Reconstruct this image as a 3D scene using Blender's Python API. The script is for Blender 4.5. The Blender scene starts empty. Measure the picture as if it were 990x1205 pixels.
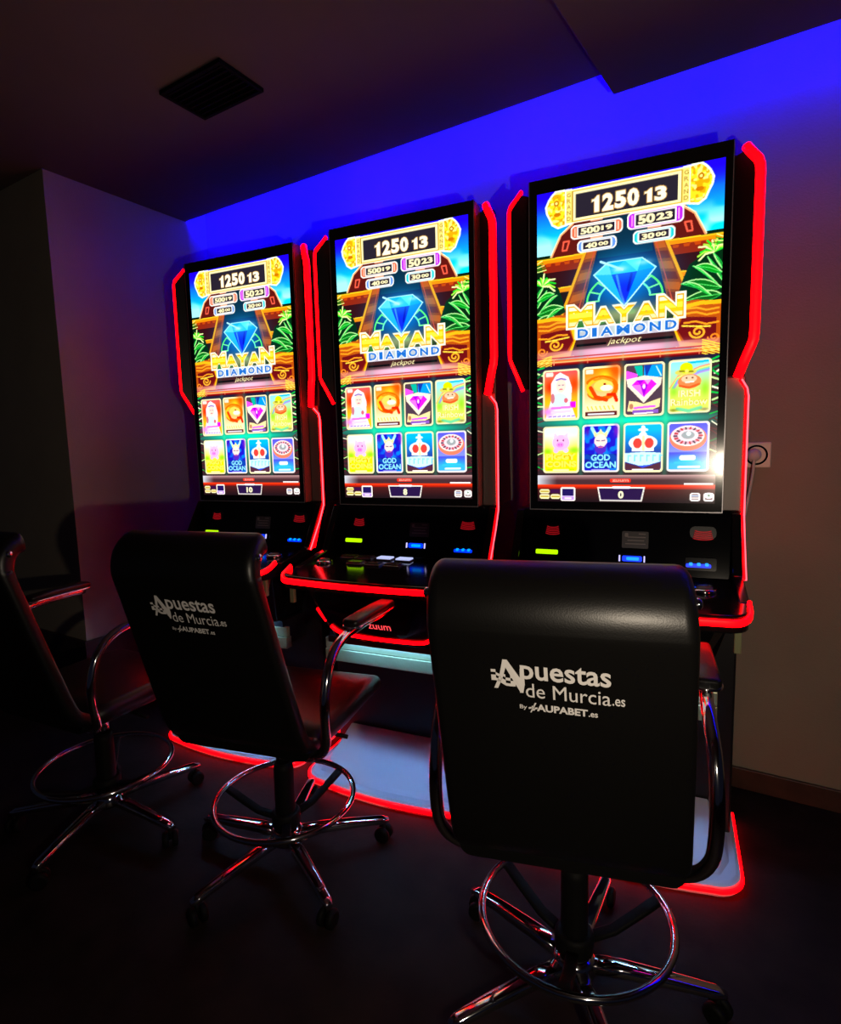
import bpy, bmesh, math, random
import numpy as np
from mathutils import Vector, Matrix

random.seed(7)
np.random.seed(7)
SC = bpy.context.scene
COL = SC.collection
PI = math.pi

# ------------------------------------------------------------------ camera
CAM_H = 1.21
RIGHT = Vector((0.8555, 0.5171, -0.0258)).normalized()
FWD = Vector((-0.5163, 0.8490, -0.1126)).normalized()
UP = RIGHT.cross(FWD).normalized()
RIGHT = FWD.cross(UP).normalized()
cam_data = bpy.data.cameras.new('camera')
cam = bpy.data.objects.new('camera', cam_data)
COL.objects.link(cam)
cam.matrix_world = Matrix(((RIGHT.x, UP.x, -FWD.x, 0), (RIGHT.y, UP.y, -FWD.y, 0), (RIGHT.z, UP.z, -FWD.z, CAM_H), (0, 0, 0, 1)))
cam_data.sensor_fit = 'HORIZONTAL'
cam_data.sensor_width = 36.0
cam_data.lens = 671.5 / 990 * 36
cam_data.clip_start = 0.02
SC.camera = cam

# ------------------------------------------------------------------ world, exposure, lights
world = bpy.data.worlds.new('dark_room')
SC.world = world
world.use_nodes = True
world.node_tree.nodes['Background'].inputs[0].default_value = (0.45, 0.5, 1.0, 1)
world.node_tree.nodes['Background'].inputs[1].default_value = 0.008
SC.view_settings.view_transform = 'Standard'
SC.view_settings.look = 'None'
SC.view_settings.exposure = 0.0
SC.view_settings.gamma = 1.0
SC.view_settings.use_curve_mapping = False
SC.cycles.use_denoising = True
SC.cycles.max_bounces = 8
SC.cycles.sample_clamp_indirect = 4.0

# small lamp of the phone that takes the picture, beside the lens
fl = bpy.data.lights.new('phone_lamp', 'AREA')
fl.shape = 'DISK'
fl.size = 0.03
fl.energy = 5.6
fl.color = (1.0, 0.84, 0.64)
flo = bpy.data.objects.new('phone_lamp', fl)
COL.objects.link(flo)
fp = Vector((0, 0, CAM_H)) + RIGHT * 0.27 - UP * 0.13 - FWD * 0.02
flo.matrix_world = Matrix(((RIGHT.x, UP.x, -FWD.x, fp.x), (RIGHT.y, UP.y, -FWD.y, fp.y), (RIGHT.z, UP.z, -FWD.z, fp.z), (0, 0, 0, 1)))

# ------------------------------------------------------------------ materials
def s2l(c):
    return tuple(x / 12.92 if x <= 0.04045 else ((x + 0.055) / 1.055) ** 2.4 for x in c)

def mat(name, color, rough=0.5, metal=0.0, emit=None, estr=0.0, noise=None, coat=0.0, bump=None, spec=None):
    m = bpy.data.materials.new(name)
    m.use_nodes = True
    nt = m.node_tree
    b = nt.nodes['Principled BSDF']
    b.inputs['Base Color'].default_value = (*color, 1)
    b.inputs['Roughness'].default_value = rough
    b.inputs['Metallic'].default_value = metal
    if coat:
        b.inputs['Coat Weight'].default_value = coat
        b.inputs['Coat Roughness'].default_value = 0.08
    if spec is not None:
        b.inputs['Specular IOR Level'].default_value = spec
    if emit:
        b.inputs['Emission Color'].default_value = (*emit, 1)
        b.inputs['Emission Strength'].default_value = estr
    if noise or bump:
        tc = nt.nodes.new('ShaderNodeTexCoord')
        nz = nt.nodes.new('ShaderNodeTexNoise')
        nz.inputs['Scale'].default_value = (noise or bump)[0]
        nz.inputs['Detail'].default_value = 5
        nt.links.new(tc.outputs['Object'], nz.inputs['Vector'])
        if noise:
            rp = nt.nodes.new('ShaderNodeValToRGB')
            k = noise[1]
            rp.color_ramp.elements[0].color = (*[c * (1 - k) for c in color], 1)
            rp.color_ramp.elements[1].color = (*[min(1, c * (1 + k)) for c in color], 1)
            rp.color_ramp.elements[0].position = 0.3
            rp.color_ramp.elements[1].position = 0.7
            nt.links.new(nz.outputs['Fac'], rp.inputs['Fac'])
            nt.links.new(rp.outputs['Color'], b.inputs['Base Color'])
        if bump:
            bp = nt.nodes.new('ShaderNodeBump')
            bp.inputs['Strength'].default_value = bump[1]
            bp.inputs['Distance'].default_value = 0.004
            n2 = nt.nodes.new('ShaderNodeTexNoise')
            n2.inputs['Scale'].default_value = bump[0]
            nt.links.new(tc.outputs['Object'], n2.inputs['Vector'])
            nt.links.new(n2.outputs['Fac'], bp.inputs['Height'])
            nt.links.new(bp.outputs['Normal'], b.inputs['Normal'])
    return m

M_wall = mat('painted_plaster', (0.31, 0.27, 0.205), 0.75, noise=(3.0, 0.08), bump=(160, 0.25))
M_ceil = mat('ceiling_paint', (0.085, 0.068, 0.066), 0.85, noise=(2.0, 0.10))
M_floor = mat('dark_floor_tile', (0.017, 0.012, 0.010), 0.6, spec=0.10, noise=(9.0, 0.35), bump=(60, 0.15))
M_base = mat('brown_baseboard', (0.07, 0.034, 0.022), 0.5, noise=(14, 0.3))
M_darkband = mat('dark_wall_band', (0.03, 0.015, 0.013), 0.5, noise=(14, 0.3))
M_vent = mat('black_vent', (0.003, 0.003, 0.003), 0.9, spec=0.1)
M_black = mat('black_gloss_plastic', (0.006, 0.006, 0.007), 0.12)
M_satin = mat('black_satin_plastic', (0.010, 0.009, 0.011), 0.4)
M_panel = mat('black_panel_lacquer', (0.004, 0.004, 0.005), 0.10, spec=0.2)
M_grey = mat('grey_satin_metal', (0.15, 0.13, 0.12), 0.45, metal=0.6, bump=(300, 0.05))
M_rim = mat('grey_rim', (0.35, 0.33, 0.35), 0.35, metal=0.6)
M_white = mat('white_lacquer', (0.62, 0.68, 0.78), 0.4)
M_steel = mat('brushed_steel', (0.38, 0.38, 0.20), 0.30, metal=0.4, bump=(90, 0.1))
M_chrome = mat('chrome', (0.72, 0.72, 0.74), 0.09, metal=1.0)
M_leather = mat('black_leather', (0.0045, 0.0042, 0.004), 0.36, bump=(420, 0.05), spec=0.42)
M_rubber = mat('black_rubber', (0.005, 0.005, 0.005), 0.6, spec=0.12)
M_print = mat('white_print', (0.95, 0.92, 0.90), 0.45)
M_socket = mat('ivory_socket', (0.85, 0.80, 0.62), 0.4)
M_cable = mat('grey_cable', (0.75, 0.72, 0.70), 0.5)
M_red = mat('red_led_diffuser', (0.25, 0.01, 0.01), 0.4, emit=(1.0, 0.0001, 0.001), estr=8.0)
M_redhot = mat('red_led_core', (0.3, 0.02, 0.02), 0.4, emit=(1.0, 0.10, 0.14), estr=2.4)
M_blue_strip = mat('blue_led_strip', (0.02, 0.0, 0.2), 0.4, emit=(0.0006, 0.0, 1.0), estr=240.0)
M_cool = mat('cool_white_led', (0.5, 0.5, 0.6), 0.4, emit=(0.20, 0.50, 1.0), estr=66.0)
M_green = mat('green_slot_light', (0.05, 0.2, 0.0), 0.4, emit=(0.46, 1.0, 0.0), estr=1.3)
M_blue = mat('blue_slot_light', (0.0, 0.02, 0.2), 0.4, emit=(0.0, 0.03, 1.0), estr=1.6)
M_cyan = mat('cyan_slot_light', (0.0, 0.1, 0.3), 0.4, emit=(0.0, 0.32, 1.0), estr=1.4)
M_violet = mat('violet_slot_light', (0.1, 0.1, 0.3), 0.4, emit=(0.6, 0.55, 1.0), estr=1.2)
M_emblem = mat('dim_red_emblem', (0.2, 0.0, 0.0), 0.4, emit=(0.75, 0.01, 0.02), estr=0.38)
M_logo_red = mat('red_logo_light', (0.3, 0.0, 0.0), 0.4, emit=(1.0, 0.06, 0.07), estr=1.6)
M_note = mat('faded_notice', (0.05, 0.04, 0.045), 0.5)
M_notetext = mat('faded_notice_print', (0.22, 0.18, 0.17), 0.5)
M_key = mat('dark_key_cap', (0.09, 0.07, 0.07), 0.25)
M_keylit = mat('lit_key_cap', (0.4, 0.4, 0.6), 0.25, emit=(0.55, 0.62, 1.0), estr=0.95)
M_credit = mat('credit_digits', (0.3, 0.3, 0.2), 0.4, emit=(1.0, 0.95, 0.62), estr=1.1)

# ------------------------------------------------------------------ mesh helpers
class MB:
    def __init__(s):
        s.v = []; s.f = []; s.m = []; s.sm = []
    def add(s, vs, fs, mi=0, smooth=False):
        o = len(s.v)
        s.v += [tuple(v) for v in vs]
        for f in fs:
            s.f.append(tuple(i + o for i in f)); s.m.append(mi); s.sm.append(smooth)
        return s
    def box(s, x0, x1, y0, y1, z0, z1, mi=0):
        x0, x1 = min(x0, x1), max(x0, x1); y0, y1 = min(y0, y1), max(y0, y1); z0, z1 = min(z0, z1), max(z0, z1)
        vs = [(x0, y0, z0), (x1, y0, z0), (x1, y1, z0), (x0, y1, z0), (x0, y0, z1), (x1, y0, z1), (x1, y1, z1), (x0, y1, z1)]
        return s.add(vs, [(3, 2, 1, 0), (4, 5, 6, 7), (0, 1, 5, 4), (1, 2, 6, 5), (2, 3, 7, 6), (3, 0, 4, 7)], mi)
    def rings(s, rings, mi=0, smooth=True, cap=True, closed=True):
        n = len(rings[0]); vs = [p for r in rings for p in r]; fs = []
        for i in range(len(rings) - 1):
            for j in range(n if closed else n - 1):
                k = (j + 1) % n
                fs.append((i * n + j, i * n + k, (i + 1) * n + k, (i + 1) * n + j))
        s.add(vs, fs, mi, smooth)
        if cap and closed:
            o = len(s.v) - len(vs)
            s.f.append(tuple(o + j for j in reversed(range(n)))); s.m.append(mi); s.sm.append(False)
            s.f.append(tuple(o + (len(rings) - 1) * n + j for j in range(n))); s.m.append(mi); s.sm.append(False)
        return s
    def sweep(s, path, sect, mi=0, smooth=True, up=None, closed=False, scales=None):
        """sect: 2D points (a along side, b along normal); path: 3D points"""
        P = [Vector(p) for p in path]; n = len(P); R = []
        prev = None
        for i in range(n):
            if closed:
                t = (P[(i + 1) % n] - P[i - 1])
            else:
                t = P[min(i + 1, n - 1)] - P[max(i - 1, 0)]
            t.normalize()
            if up is not None:
                side = t.cross(Vector(up))
                if side.length < 1e-5: side = t.orthogonal()
                side.normalize(); nn = side.cross(t)
            else:
                if prev is None:
                    side = t.orthogonal().normalized()
                else:
                    side = (prev - t * prev.dot(t)).normalized()
                prev = side; nn = side.cross(t)
            k = scales[i] if scales else 1.0
            R.append([P[i] + side * (a * k) + nn * (b * k) for a, b in sect])
        if closed:
            R.append(R[0])
            return s.rings(R, mi, smooth, cap=False)
        return s.rings(R, mi, smooth)
    def tube(s, path, r, n=10, mi=0, scales=None, closed=False):
        return s.sweep(path, [(r * math.cos(2 * PI * i / n), r * math.sin(2 * PI * i / n)) for i in range(n)], mi, True, None, closed, scales)
    def lathe(s, prof, n=20, mi=0, c=(0, 0), smooth=True):
        R = [[(c[0] + r * math.cos(2 * PI * j / n), c[1] + r * math.sin(2 * PI * j / n), z) for j in range(n)] for r, z in prof]
        return s.rings(R, mi, smooth)
    def prism(s, poly, f0, f1, mi=0):
        """poly: list of 2D points; f0, f1: map 2D point to the two end positions"""
        n = len(poly)
        vs = [f0(p) for p in poly] + [f1(p) for p in poly]
        fs = [tuple(reversed(range(n))), tuple(range(n, 2 * n))] + [(i, (i + 1) % n, n + (i + 1) % n, n + i) for i in range(n)]
        return s.add(vs, fs, mi)
    def build(s, name, mats, parent=None, bevel=0.0, seg=2, ang=0.6):
        me = bpy.data.meshes.new(name)
        me.from_pydata(s.v, [], s.f)
        for m in (mats if isinstance(mats, (list, tuple)) else [mats]):
            me.materials.append(m)
        me.polygons.foreach_set('material_index', s.m)
        me.polygons.foreach_set('use_smooth', s.sm)
        bm = bmesh.new(); bm.from_mesh(me)
        bmesh.ops.recalc_face_normals(bm, faces=bm.faces)
        if bevel:
            es = [e for e in bm.edges if len(e.link_faces) == 2 and e.calc_face_angle(0) > ang]
            bmesh.ops.bevel(bm, geom=es, offset=bevel, segments=seg, profile=0.5, affect='EDGES', clamp_overlap=True)
        bm.to_mesh(me); bm.free(); me.update()
        return link(name, me, parent)

def link(name, me, parent=None):
    o = bpy.data.objects.new(name, me)
    COL.objects.link(o)
    if parent is not None: o.parent = parent
    return o

def empty(name, loc, rz, label, cat, group=None):
    o = bpy.data.objects.new(name, None)
    COL.objects.link(o)
    o.empty_display_size = 0.1
    o.location = loc; o.rotation_euler = (0, 0, rz)
    tag(o, label, cat, group)
    return o

def tag(o, label, cat, group=None):
    o['label'] = label; o['category'] = cat
    if group: o['group'] = group

def struct(o):
    o['kind'] = 'structure'
    return o

def rrect(w, h, r, n=4):
    pts = []
    for cx, cy, a0 in ((w / 2 - r, h / 2 - r, 0), (-w / 2 + r, h / 2 - r, 90), (-w / 2 + r, -h / 2 + r, 180), (w / 2 - r, -h / 2 + r, 270)):
        for i in range(n + 1):
            a = math.radians(a0 + 90 * i / n)
            pts.append((cx + r * math.cos(a), cy + r * math.sin(a)))
    return pts

def smooth_path(pts, k=6, closed=False):
    """Catmull-Rom through 3D points"""
    P = [Vector(p) for p in pts]; out = []
    n = len(P)
    for i in range(n - 1):
        p0 = P[max(i - 1, 0)]; p1 = P[i]; p2 = P[i + 1]; p3 = P[min(i + 2, n - 1)]
        for j in range(k):
            t = j / k
            out.append(0.5 * ((2 * p1) + (p2 - p0) * t + (2 * p0 - 5 * p1 + 4 * p2 - p3) * t * t + (3 * p1 - p0 - 3 * p2 + p3) * t ** 3))
    out.append(P[-1])
    return out

_tc = {}
def text_tris(s, bold=0.0, shear=0.0):
    """triangles of a text in its own plane, as (verts Nx2, tris); bold = thickening"""
    key = (s, bold, shear)
    if key in _tc: return _tc[key]
    cu = bpy.data.curves.new('text', 'FONT')
    cu.body = s; cu.size = 1.0; cu.offset = bold; cu.resolution_u = 3; cu.shear = shear
    o = bpy.data.objects.new('text', cu); COL.objects.link(o)
    dg = bpy.context.evaluated_depsgraph_get()
    me = o.evaluated_get(dg).to_mesh()
    me.calc_loop_triangles()
    v = np.array([x.co[:2] for x in me.vertices]).reshape(-1, 2)
    t = np.array([x.vertices[:] for x in me.loop_triangles]).reshape(-1, 3)
    o.evaluated_get(dg).to_mesh_clear()
    bpy.data.objects.remove(o); bpy.data.curves.remove(cu)
    _tc[key] = (v, t)
    return v, t

def text_fit(s, x0, x1, z0, z1, bold=0.0, shear=0.0):
    v, t = text_tris(s, bold, shear)
    a = v.min(0); b = v.max(0)
    w = (v - a) / (b - a)
    return np.stack([x0 + w[:, 0] * (x1 - x0), z0 + w[:, 1] * (z1 - z0)], 1), t

# ------------------------------------------------------------------ room shell
XL = -2.62      # side wall beside the left machine
YB = 2.17       # back wall
YC = 2.04       # front edge of the lit cove
ZC = 2.40
struct(MB().box(-4.2, 2.8, -2.0, YB + 0.1, -0.1, 0).build('floor', M_floor))
struct(MB().box(XL - 0.1, 2.8, YB, YB + 0.1, 0, 2.62).build('wall_back', M_wall))
struct(MB().box(-2.75, XL, 1.355, YB, 0, 2.62).build('wall_left', M_wall))
struct(MB().box(-4.2, -2.75, 1.355, 1.455, 0, ZC).build('wall_far_left', M_wall))
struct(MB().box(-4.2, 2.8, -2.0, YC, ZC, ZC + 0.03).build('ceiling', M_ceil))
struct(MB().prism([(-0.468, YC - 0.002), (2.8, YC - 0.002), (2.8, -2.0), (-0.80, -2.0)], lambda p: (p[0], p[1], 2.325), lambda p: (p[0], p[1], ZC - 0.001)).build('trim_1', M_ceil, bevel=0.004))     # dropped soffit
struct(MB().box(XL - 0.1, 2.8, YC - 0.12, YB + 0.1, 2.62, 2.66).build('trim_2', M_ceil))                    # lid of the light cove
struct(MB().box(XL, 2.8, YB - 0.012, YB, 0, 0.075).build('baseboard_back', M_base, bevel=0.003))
struct(MB().box(XL, XL + 0.014, 1.345, YB - 0.012, 0, 0.375).build('wall_band_left', M_darkband, bevel=0.003))  # tall dark band along the foot of the left walls
struct(MB().box(-4.2, XL + 0.014, 1.341, 1.355, 0, 0.375).build('wall_band_far_left', M_darkband, bevel=0.003))

# blue LED strip in the cove
cl = empty('cove_light', (0, YC - 0.01, 2.445), 0, 'blue LED strip tucked above the ceiling edge along the back wall', 'light strip')
MB().box(XL + 0.02, 2.7, -0.03, 0.0, -0.014, 0.020).build('channel', M_grey, cl)
MB().box(XL + 0.02, 2.7, 0.0, 0.008, -0.012, 0.018).build('diffuser', M_blue_strip, cl)

# ceiling vent
vt = empty('ceiling_vent', (-1.613, 1.394, ZC), 0.0, 'black square air vent set in the dark ceiling', 'vent')
m = MB()
for a in ((-0.147, 0.147, -0.09, -0.078), (-0.147, 0.147, 0.078, 0.09), (-0.147, -0.135, -0.078, 0.078), (0.135, 0.147, -0.078, 0.078)):
    m.box(*a, -0.012, 0)
m.build('vent_frame', M_vent, vt)
MB().box(-0.135, 0.135, -0.078, 0.078, -0.002, -0.0002).build('vent_back', M_vent, vt)
sl = None
for i in range(7):
    y = -0.066 + i * 0.022
    mm = MB().add([(-0.135, y - 0.008, -0.010), (0.135, y - 0.008, -0.010), (0.135, y + 0.006, -0.003), (-0.135, y + 0.006, -0.003),
                   (-0.135, y - 0.007, -0.0115), (0.135, y - 0.007, -0.0115), (0.135, y + 0.007, -0.0045), (-0.135, y + 0.007, -0.0045)],
                  [(0, 1, 2, 3), (7, 6, 5, 4), (0, 4, 5, 1), (2, 6, 7, 3), (1, 5, 6, 2), (3, 7, 4, 0)])
    mm.build('vent_slat', M_vent, vt)

# wall socket with plug
so = empty('wall_socket', (-0.030, YB, 1.157), 0, 'ivory wall socket to the right of the nearest slot machine', 'socket')
m = MB(); m.box(-0.041, 0.041, -0.009, 0, -0.041, 0.041); m.build('cover_plate', M_socket, so, bevel=0.003)
def ringY(r, y, n=28): return [(r * math.cos(2 * PI * i / n), y, r * math.sin(2 * PI * i / n)) for i in range(n)]
MB().rings([ringY(0.0325, -0.0085), ringY(0.0325, -0.0125), ringY(0.029, -0.0125), ringY(0.0275, -0.0095)]).build('socket_rim', M_vent, so)
MB().rings([ringY(0.0272, -0.0092), ringY(0.026, -0.0102)]).build('socket_face', M_socket, so)
pc = empty('power_cord', (-0.036, YB, 1.157), 0, 'pale plug with its cable hanging from the wall socket', 'power cord')
MB().rings([ringY(0.019, -0.0106, 18), ringY(0.021, -0.018, 18), ringY(0.020, -0.033, 18), ringY(0.013, -0.042, 18), ringY(0.004, -0.044, 18)]).build('plug', M_cable, pc)
MB().tube(smooth_path([(0.0, -0.034, -0.014), (0.0, -0.036, -0.03), (-0.002, -0.032, -0.06), (-0.012, -0.026, -0.14), (-0.03, -0.024, -0.27), (-0.055, -0.022, -0.48), (-0.07, -0.022, -0.75), (-0.09, -0.03, -1.08), (-0.14, -0.03, -1.148), (-0.25, -0.03, -1.151)]), 0.0045, 8).build('cable', M_cable, pc)

# ------------------------------------------------------------------ screen picture, drawn flat as a coloured grid
W, H = 250, 462
SS = 2
def make_screen():
    w, h = W * SS, H * SS
    img = np.zeros((h, w, 3))
    yy, xx = np.mgrid[0:h, 0:w]
    X = (xx + 0.5) / w; Y = (yy + 0.5) / w
    rng = np.random.default_rng(3)
    def noise(nx, ny, seed):
        g = np.random.default_rng(seed).random((ny + 2, nx + 2))
        gx = X * nx; gy = Y / 1.85 * ny
        ix = np.clip(gx.astype(int), 0, nx); iy = np.clip(gy.astype(int), 0, ny)
        fx = gx - ix; fy = gy - iy; fx = fx * fx * (3 - 2 * fx); fy = fy * fy * (3 - 2 * fy)
        return (g[iy, ix] * (1 - fx) + g[iy, ix + 1] * fx) * (1 - fy) + (g[iy + 1, ix] * (1 - fx) + g[iy + 1, ix + 1] * fx) * fy
    def col(c):
        c = np.asarray(c, float)
        return c
    def blend(mask, c, a=1.0):
        k = (mask * a)[..., None]
        img[:] = img * (1 - k) + (c if isinstance(c, np.ndarray) and c.ndim == 3 else np.asarray(c, float)) * k
    def pm(pts):
        P = np.asarray(pts, float)
        x0, y0 = P.min(0) - 0.004; x1, y1 = P.max(0) + 0.004
        sx0, sx1 = max(0, int(x0 * w)), min(w, int(x1 * w) + 2); sy0, sy1 = max(0, int(y0 * w)), min(h, int(y1 * w) + 2)
        mk = np.zeros((h, w))
        if sx1 <= sx0 or sy1 <= sy0: return mk
        x = X[sy0:sy1, sx0:sx1]; y = Y[sy0:sy1, sx0:sx1]
        ins = np.zeros(x.shape, bool)
        n = len(P)
        for i in range(n):
            ax, ay = P[i]; bx, by = P[(i + 1) % n]
            if ay == by: continue
            ins ^= ((ay > y) != (by > y)) & (x < (bx - ax) * (y - ay) / (by - ay) + ax)
        mk[sy0:sy1, sx0:sx1] = ins
        return mk
    def poly(pts, c, a=1.0): blend(pm(pts), c, a)
    def lm(pts, t):
        mk = np.zeros((h, w)); P = np.asarray(pts, float)
        for i in range(len(P) - 1):
            a, b = P[i], P[i + 1]
            x0 = min(a[0], b[0]) - t; x1 = max(a[0], b[0]) + t; y0 = min(a[1], b[1]) - t; y1 = max(a[1], b[1]) + t
            sx0, sx1 = max(0, int(x0 * w)), min(w, int(x1 * w) + 2); sy0, sy1 = max(0, int(y0 * w)), min(h, int(y1 * w) + 2)
            if sx1 <= sx0 or sy1 <= sy0: continue
            x = X[sy0:sy1, sx0:sx1]; y = Y[sy0:sy1, sx0:sx1]
            d = b - a; L = max(1e-12, d @ d)
            k = np.clip(((x - a[0]) * d[0] + (y - a[1]) * d[1]) / L, 0, 1)
            q = np.hypot(x - a[0] - k * d[0], y - a[1] - k * d[1]) < t / 2
            mk[sy0:sy1, sx0:sx1] = np.maximum(mk[sy0:sy1, sx0:sx1], q)
        return mk
    def line(pts, c, t=0.008, a=1.0): blend(lm(pts, t), c, a)
    def glow(cx, cy, rx, ry, c, a=1.0, p=2.0):
        d = ((X - cx) / rx) ** 2 + ((Y - cy) / ry) ** 2
        blend(np.exp(-d * p), c, a)
    def ell(cx, cy, rx, ry, c, a=1.0): blend((((X - cx) / rx) ** 2 + ((Y - cy) / ry) ** 2 < 1).astype(float), c, a)
    def rr(x0, y0, x1, y1, r, c, a=1.0):
        dx = np.abs(X - (x0 + x1) / 2) - (x1 - x0) / 2 + r; dy = np.abs(Y - (y0 + y1) / 2) - (y1 - y0) / 2 + r
        mk = (np.hypot(np.maximum(dx, 0), np.maximum(dy, 0)) + np.minimum(np.maximum(dx, dy), 0) < r).astype(float)
        blend(mk, c, a); return mk
    def text(s, x0, y0, x1, y1, c, bold=0.0, shear=0.0):
        V, T = text_fit(s, x0, x1, y1, y0, bold, shear)
        mk = np.zeros((h, w))
        for t in T:
            a, b, d = V[t]
            lo = np.minimum(np.minimum(a, b), d); hi = np.maximum(np.maximum(a, b), d)
            sx0, sx1 = max(0, int(lo[0] * w)), min(w, int(hi[0] * w) + 2); sy0, sy1 = max(0, int(lo[1] * w)), min(h, int(hi[1] * w) + 2)
            if sx1 <= sx0 or sy1 <= sy0: continue
            x = X[sy0:sy1, sx0:sx1]; y = Y[sy0:sy1, sx0:sx1]
            def e(p, q): return (q[0] - p[0]) * (y - p[1]) - (q[1] - p[1]) * (x - p[0])
            e0, e1, e2 = e(a, b), e(b, d), e(d, a)
            mk[sy0:sy1, sx0:sx1] = np.maximum(mk[sy0:sy1, sx0:sx1], ((e0 >= -1e-9) & (e1 >= -1e-9) & (e2 >= -1e-9)) | ((e0 <= 1e-9) & (e1 <= 1e-9) & (e2 <= 1e-9)))
        blend(mk, c)
        return mk
    def grad(c0, c1, y0, y1):
        k = np.clip((Y - y0) / (y1 - y0), 0, 1)[..., None]
        return np.asarray(c0, float) * (1 - k) + np.asarray(c1, float) * k
    def box4(x0, y0, x1, y1): return [(x0, y0), (x1, y0), (x1, y1), (x0, y1)]

    # sky
    img[:] = grad((0.08, 0.05, 1.0), (0.0, 0.86, 1.0), 0.0, 0.30)
    k = np.clip((Y - 0.03) / 0.1, 0, 1)[..., None]
    img[:] = img * k + np.array((0.10, 0.0, 1.0)) * (1 - k)
    cn = noise(9, 26, 5)
    blend(np.clip((cn - 0.38) * 5, 0, 1) * np.clip((Y - 0.19) * 9, 0, 1) * (Y < 0.42), (0.75, 0.98, 1.0), 0.85)
    # jungle ground
    blend((Y > 0.36).astype(float) * (Y < 1.02), (0.02, 0.12, 0.05))
    blend((Y > 0.36) * (Y < 1.02) * np.clip((noise(24, 50, 9) - 0.5) * 5, 0, 1), (0.05, 0.45, 0.12), 0.8)
    # pyramid: tiers as seen on both sides of the stair
    stone = (0.36, 0.07, 0.05); dark = (0.19, 0.04, 0.06); gold = (1.0, 0.55, 0.02); hot = (1.0, 0.80, 0.10)
    for s in (0, 1):
        fx = (lambda p: p) if s == 0 else (lambda p: (1 - p[0], p[1]))
        fp = lambda pts: [fx(p) for p in pts]
        poly(fp([(0.20, 0.19), (0.5, 0.19), (0.5, 0.40), (0.08, 0.375), (0.14, 0.255)]), stone)
        line(fp([(0.21, 0.20), (0.14, 0.255), (0.085, 0.37)]), (1.0, 0.62, 0.40), 0.014)
        line(fp([(0.21, 0.195), (0.14, 0.250), (0.08, 0.37)]), (1.0, 0.95, 0.75), 0.006)
        line(fp([(0.158, 0.295), (0.19, 0.295), (0.175, 0.345), (0.15, 0.345), (0.158, 0.295)]), (0.95, 0.35, 0.25), 0.010)
        poly(fp([(0.02, 0.39), (0.5, 0.385), (0.5, 0.56), (0.10, 0.56)]), dark)
        blend(pm(fp([(0.02, 0.40), (0.5, 0.39), (0.5, 0.46), (0.04, 0.46)])), (0.55, 0.13, 0.05))
        line(fp([(0.0, 0.395), (0.27, 0.39)]), gold, 0.026)
        line(fp([(0.0, 0.383), (0.27, 0.378)]), hot, 0.008)
        for i in range(4):
            q = 0.05 + i * 0.055
            poly(fp([(q, 0.408), (q + 0.035, 0.408), (q + 0.03, 0.425), (q + 0.005, 0.425)]), (0.75, 0.25, 0.03))
        poly(fp([(0.06, 0.565), (0.5, 0.56), (0.5, 0.72), (0.02, 0.72)]), (0.12, 0.05, 0.05))
        line(fp([(0.06, 0.572), (0.22, 0.566)]), gold, 0.028)
        line(fp([(0.06, 0.560), (0.22, 0.553)]), hot, 0.007)
        # stair rail
        poly(fp([(0.282, 0.37), (0.36, 0.37), (0.27, 0.70), (0.138, 0.74)]), (0.60, 0.22, 0.04))
        for i in range(6):
            t0 = i / 6; t1 = t0 + 0.12
            L = lambda t: (0.295 - 0.130 * t, 0.37 + 0.36 * t); Rr = lambda t: (0.345 - 0.085 * t, 0.37 + 0.34 * t)
            poly(fp([L(t0), Rr(t0), Rr(t1), L(t1)]), ((0.78, 0.33, 0.05), (0.45, 0.12, 0.06))[i % 2])
        line(fp([(0.282, 0.37), (0.138, 0.74)]), (1.0, 0.66, 0.05), 0.016)
        line(fp([(0.36, 0.37), (0.27, 0.70)]), (1.0, 0.42, 0.02), 0.014)
        line(fp([(0.335, 0.37), (0.245, 0.70)]), (0.9, 0.25, 0.1), 0.006)
    poly([(0.36, 0.33), (0.64, 0.33), (0.74, 0.72), (0.26, 0.72)], (0.03, 0.07, 0.20))
    poly([(0.36, 0.20), (0.64, 0.20), (0.65, 0.42), (0.35, 0.42)], (0.02, 0.16, 0.24))
    # foliage at both edges
    rng = np.random.default_rng(11)
    for s in (0, 1):
        fp = (lambda P: P) if s == 0 else (lambda P: [(1 - p[0], p[1]) for p in P])
        ys = 0.0 if s == 0 else -0.035
        ws = 1.0 if s == 0 else 1.25
        # dark leaf mass
        poly(fp([(0, 0.50 + ys), (0.06 * ws, 0.50 + ys), (0.13 * ws, 0.56 + ys), (0.15 * ws, 0.62 + ys), (0.17 * ws, 0.70 + ys), (0.08 * ws, 0.745), (0, 0.745)]), (0.0, 0.16, 0.06))
        # broad leaves with pale edges
        for (bx, by, L, a, wd, tone) in ((0.0, 0.70, 0.17, -0.35, 0.030, 0.42), (0.0, 0.735, 0.16, -0.05, 0.028, 0.34), (0.02, 0.68, 0.15, -0.85, 0.030, 0.50), (0.0, 0.66, 0.14, -1.15, 0.026, 0.30),
                                         (0.05, 0.735, 0.13, -0.75, 0.026, 0.55), (0.0, 0.62, 0.12, -0.55, 0.026, 0.60), (0.0, 0.60, 0.10, -1.2, 0.022, 0.38)):
            by += ys; L *= ws
            c_, s_ = math.cos(a), math.sin(a)
            up = []; dn = []
            for i in range(9):
                q = i / 8; wv = wd * math.sin(PI * q ** 0.8) ; bend = 0.03 * q * q
                px, py = bx + L * q * c_, by + L * q * s_ + bend
                up.append((px - wv * s_ * 0.6, py - wv * c_)); dn.append((px + wv * s_ * 0.6, py + wv * c_))
            poly(fp(up + dn[::-1]), (0.01, tone, 0.08))
            line(fp(up), (0.75, 1.0, 0.60), 0.006)
            line(fp(dn), (0.10, 0.75, 0.25), 0.004)
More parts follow.
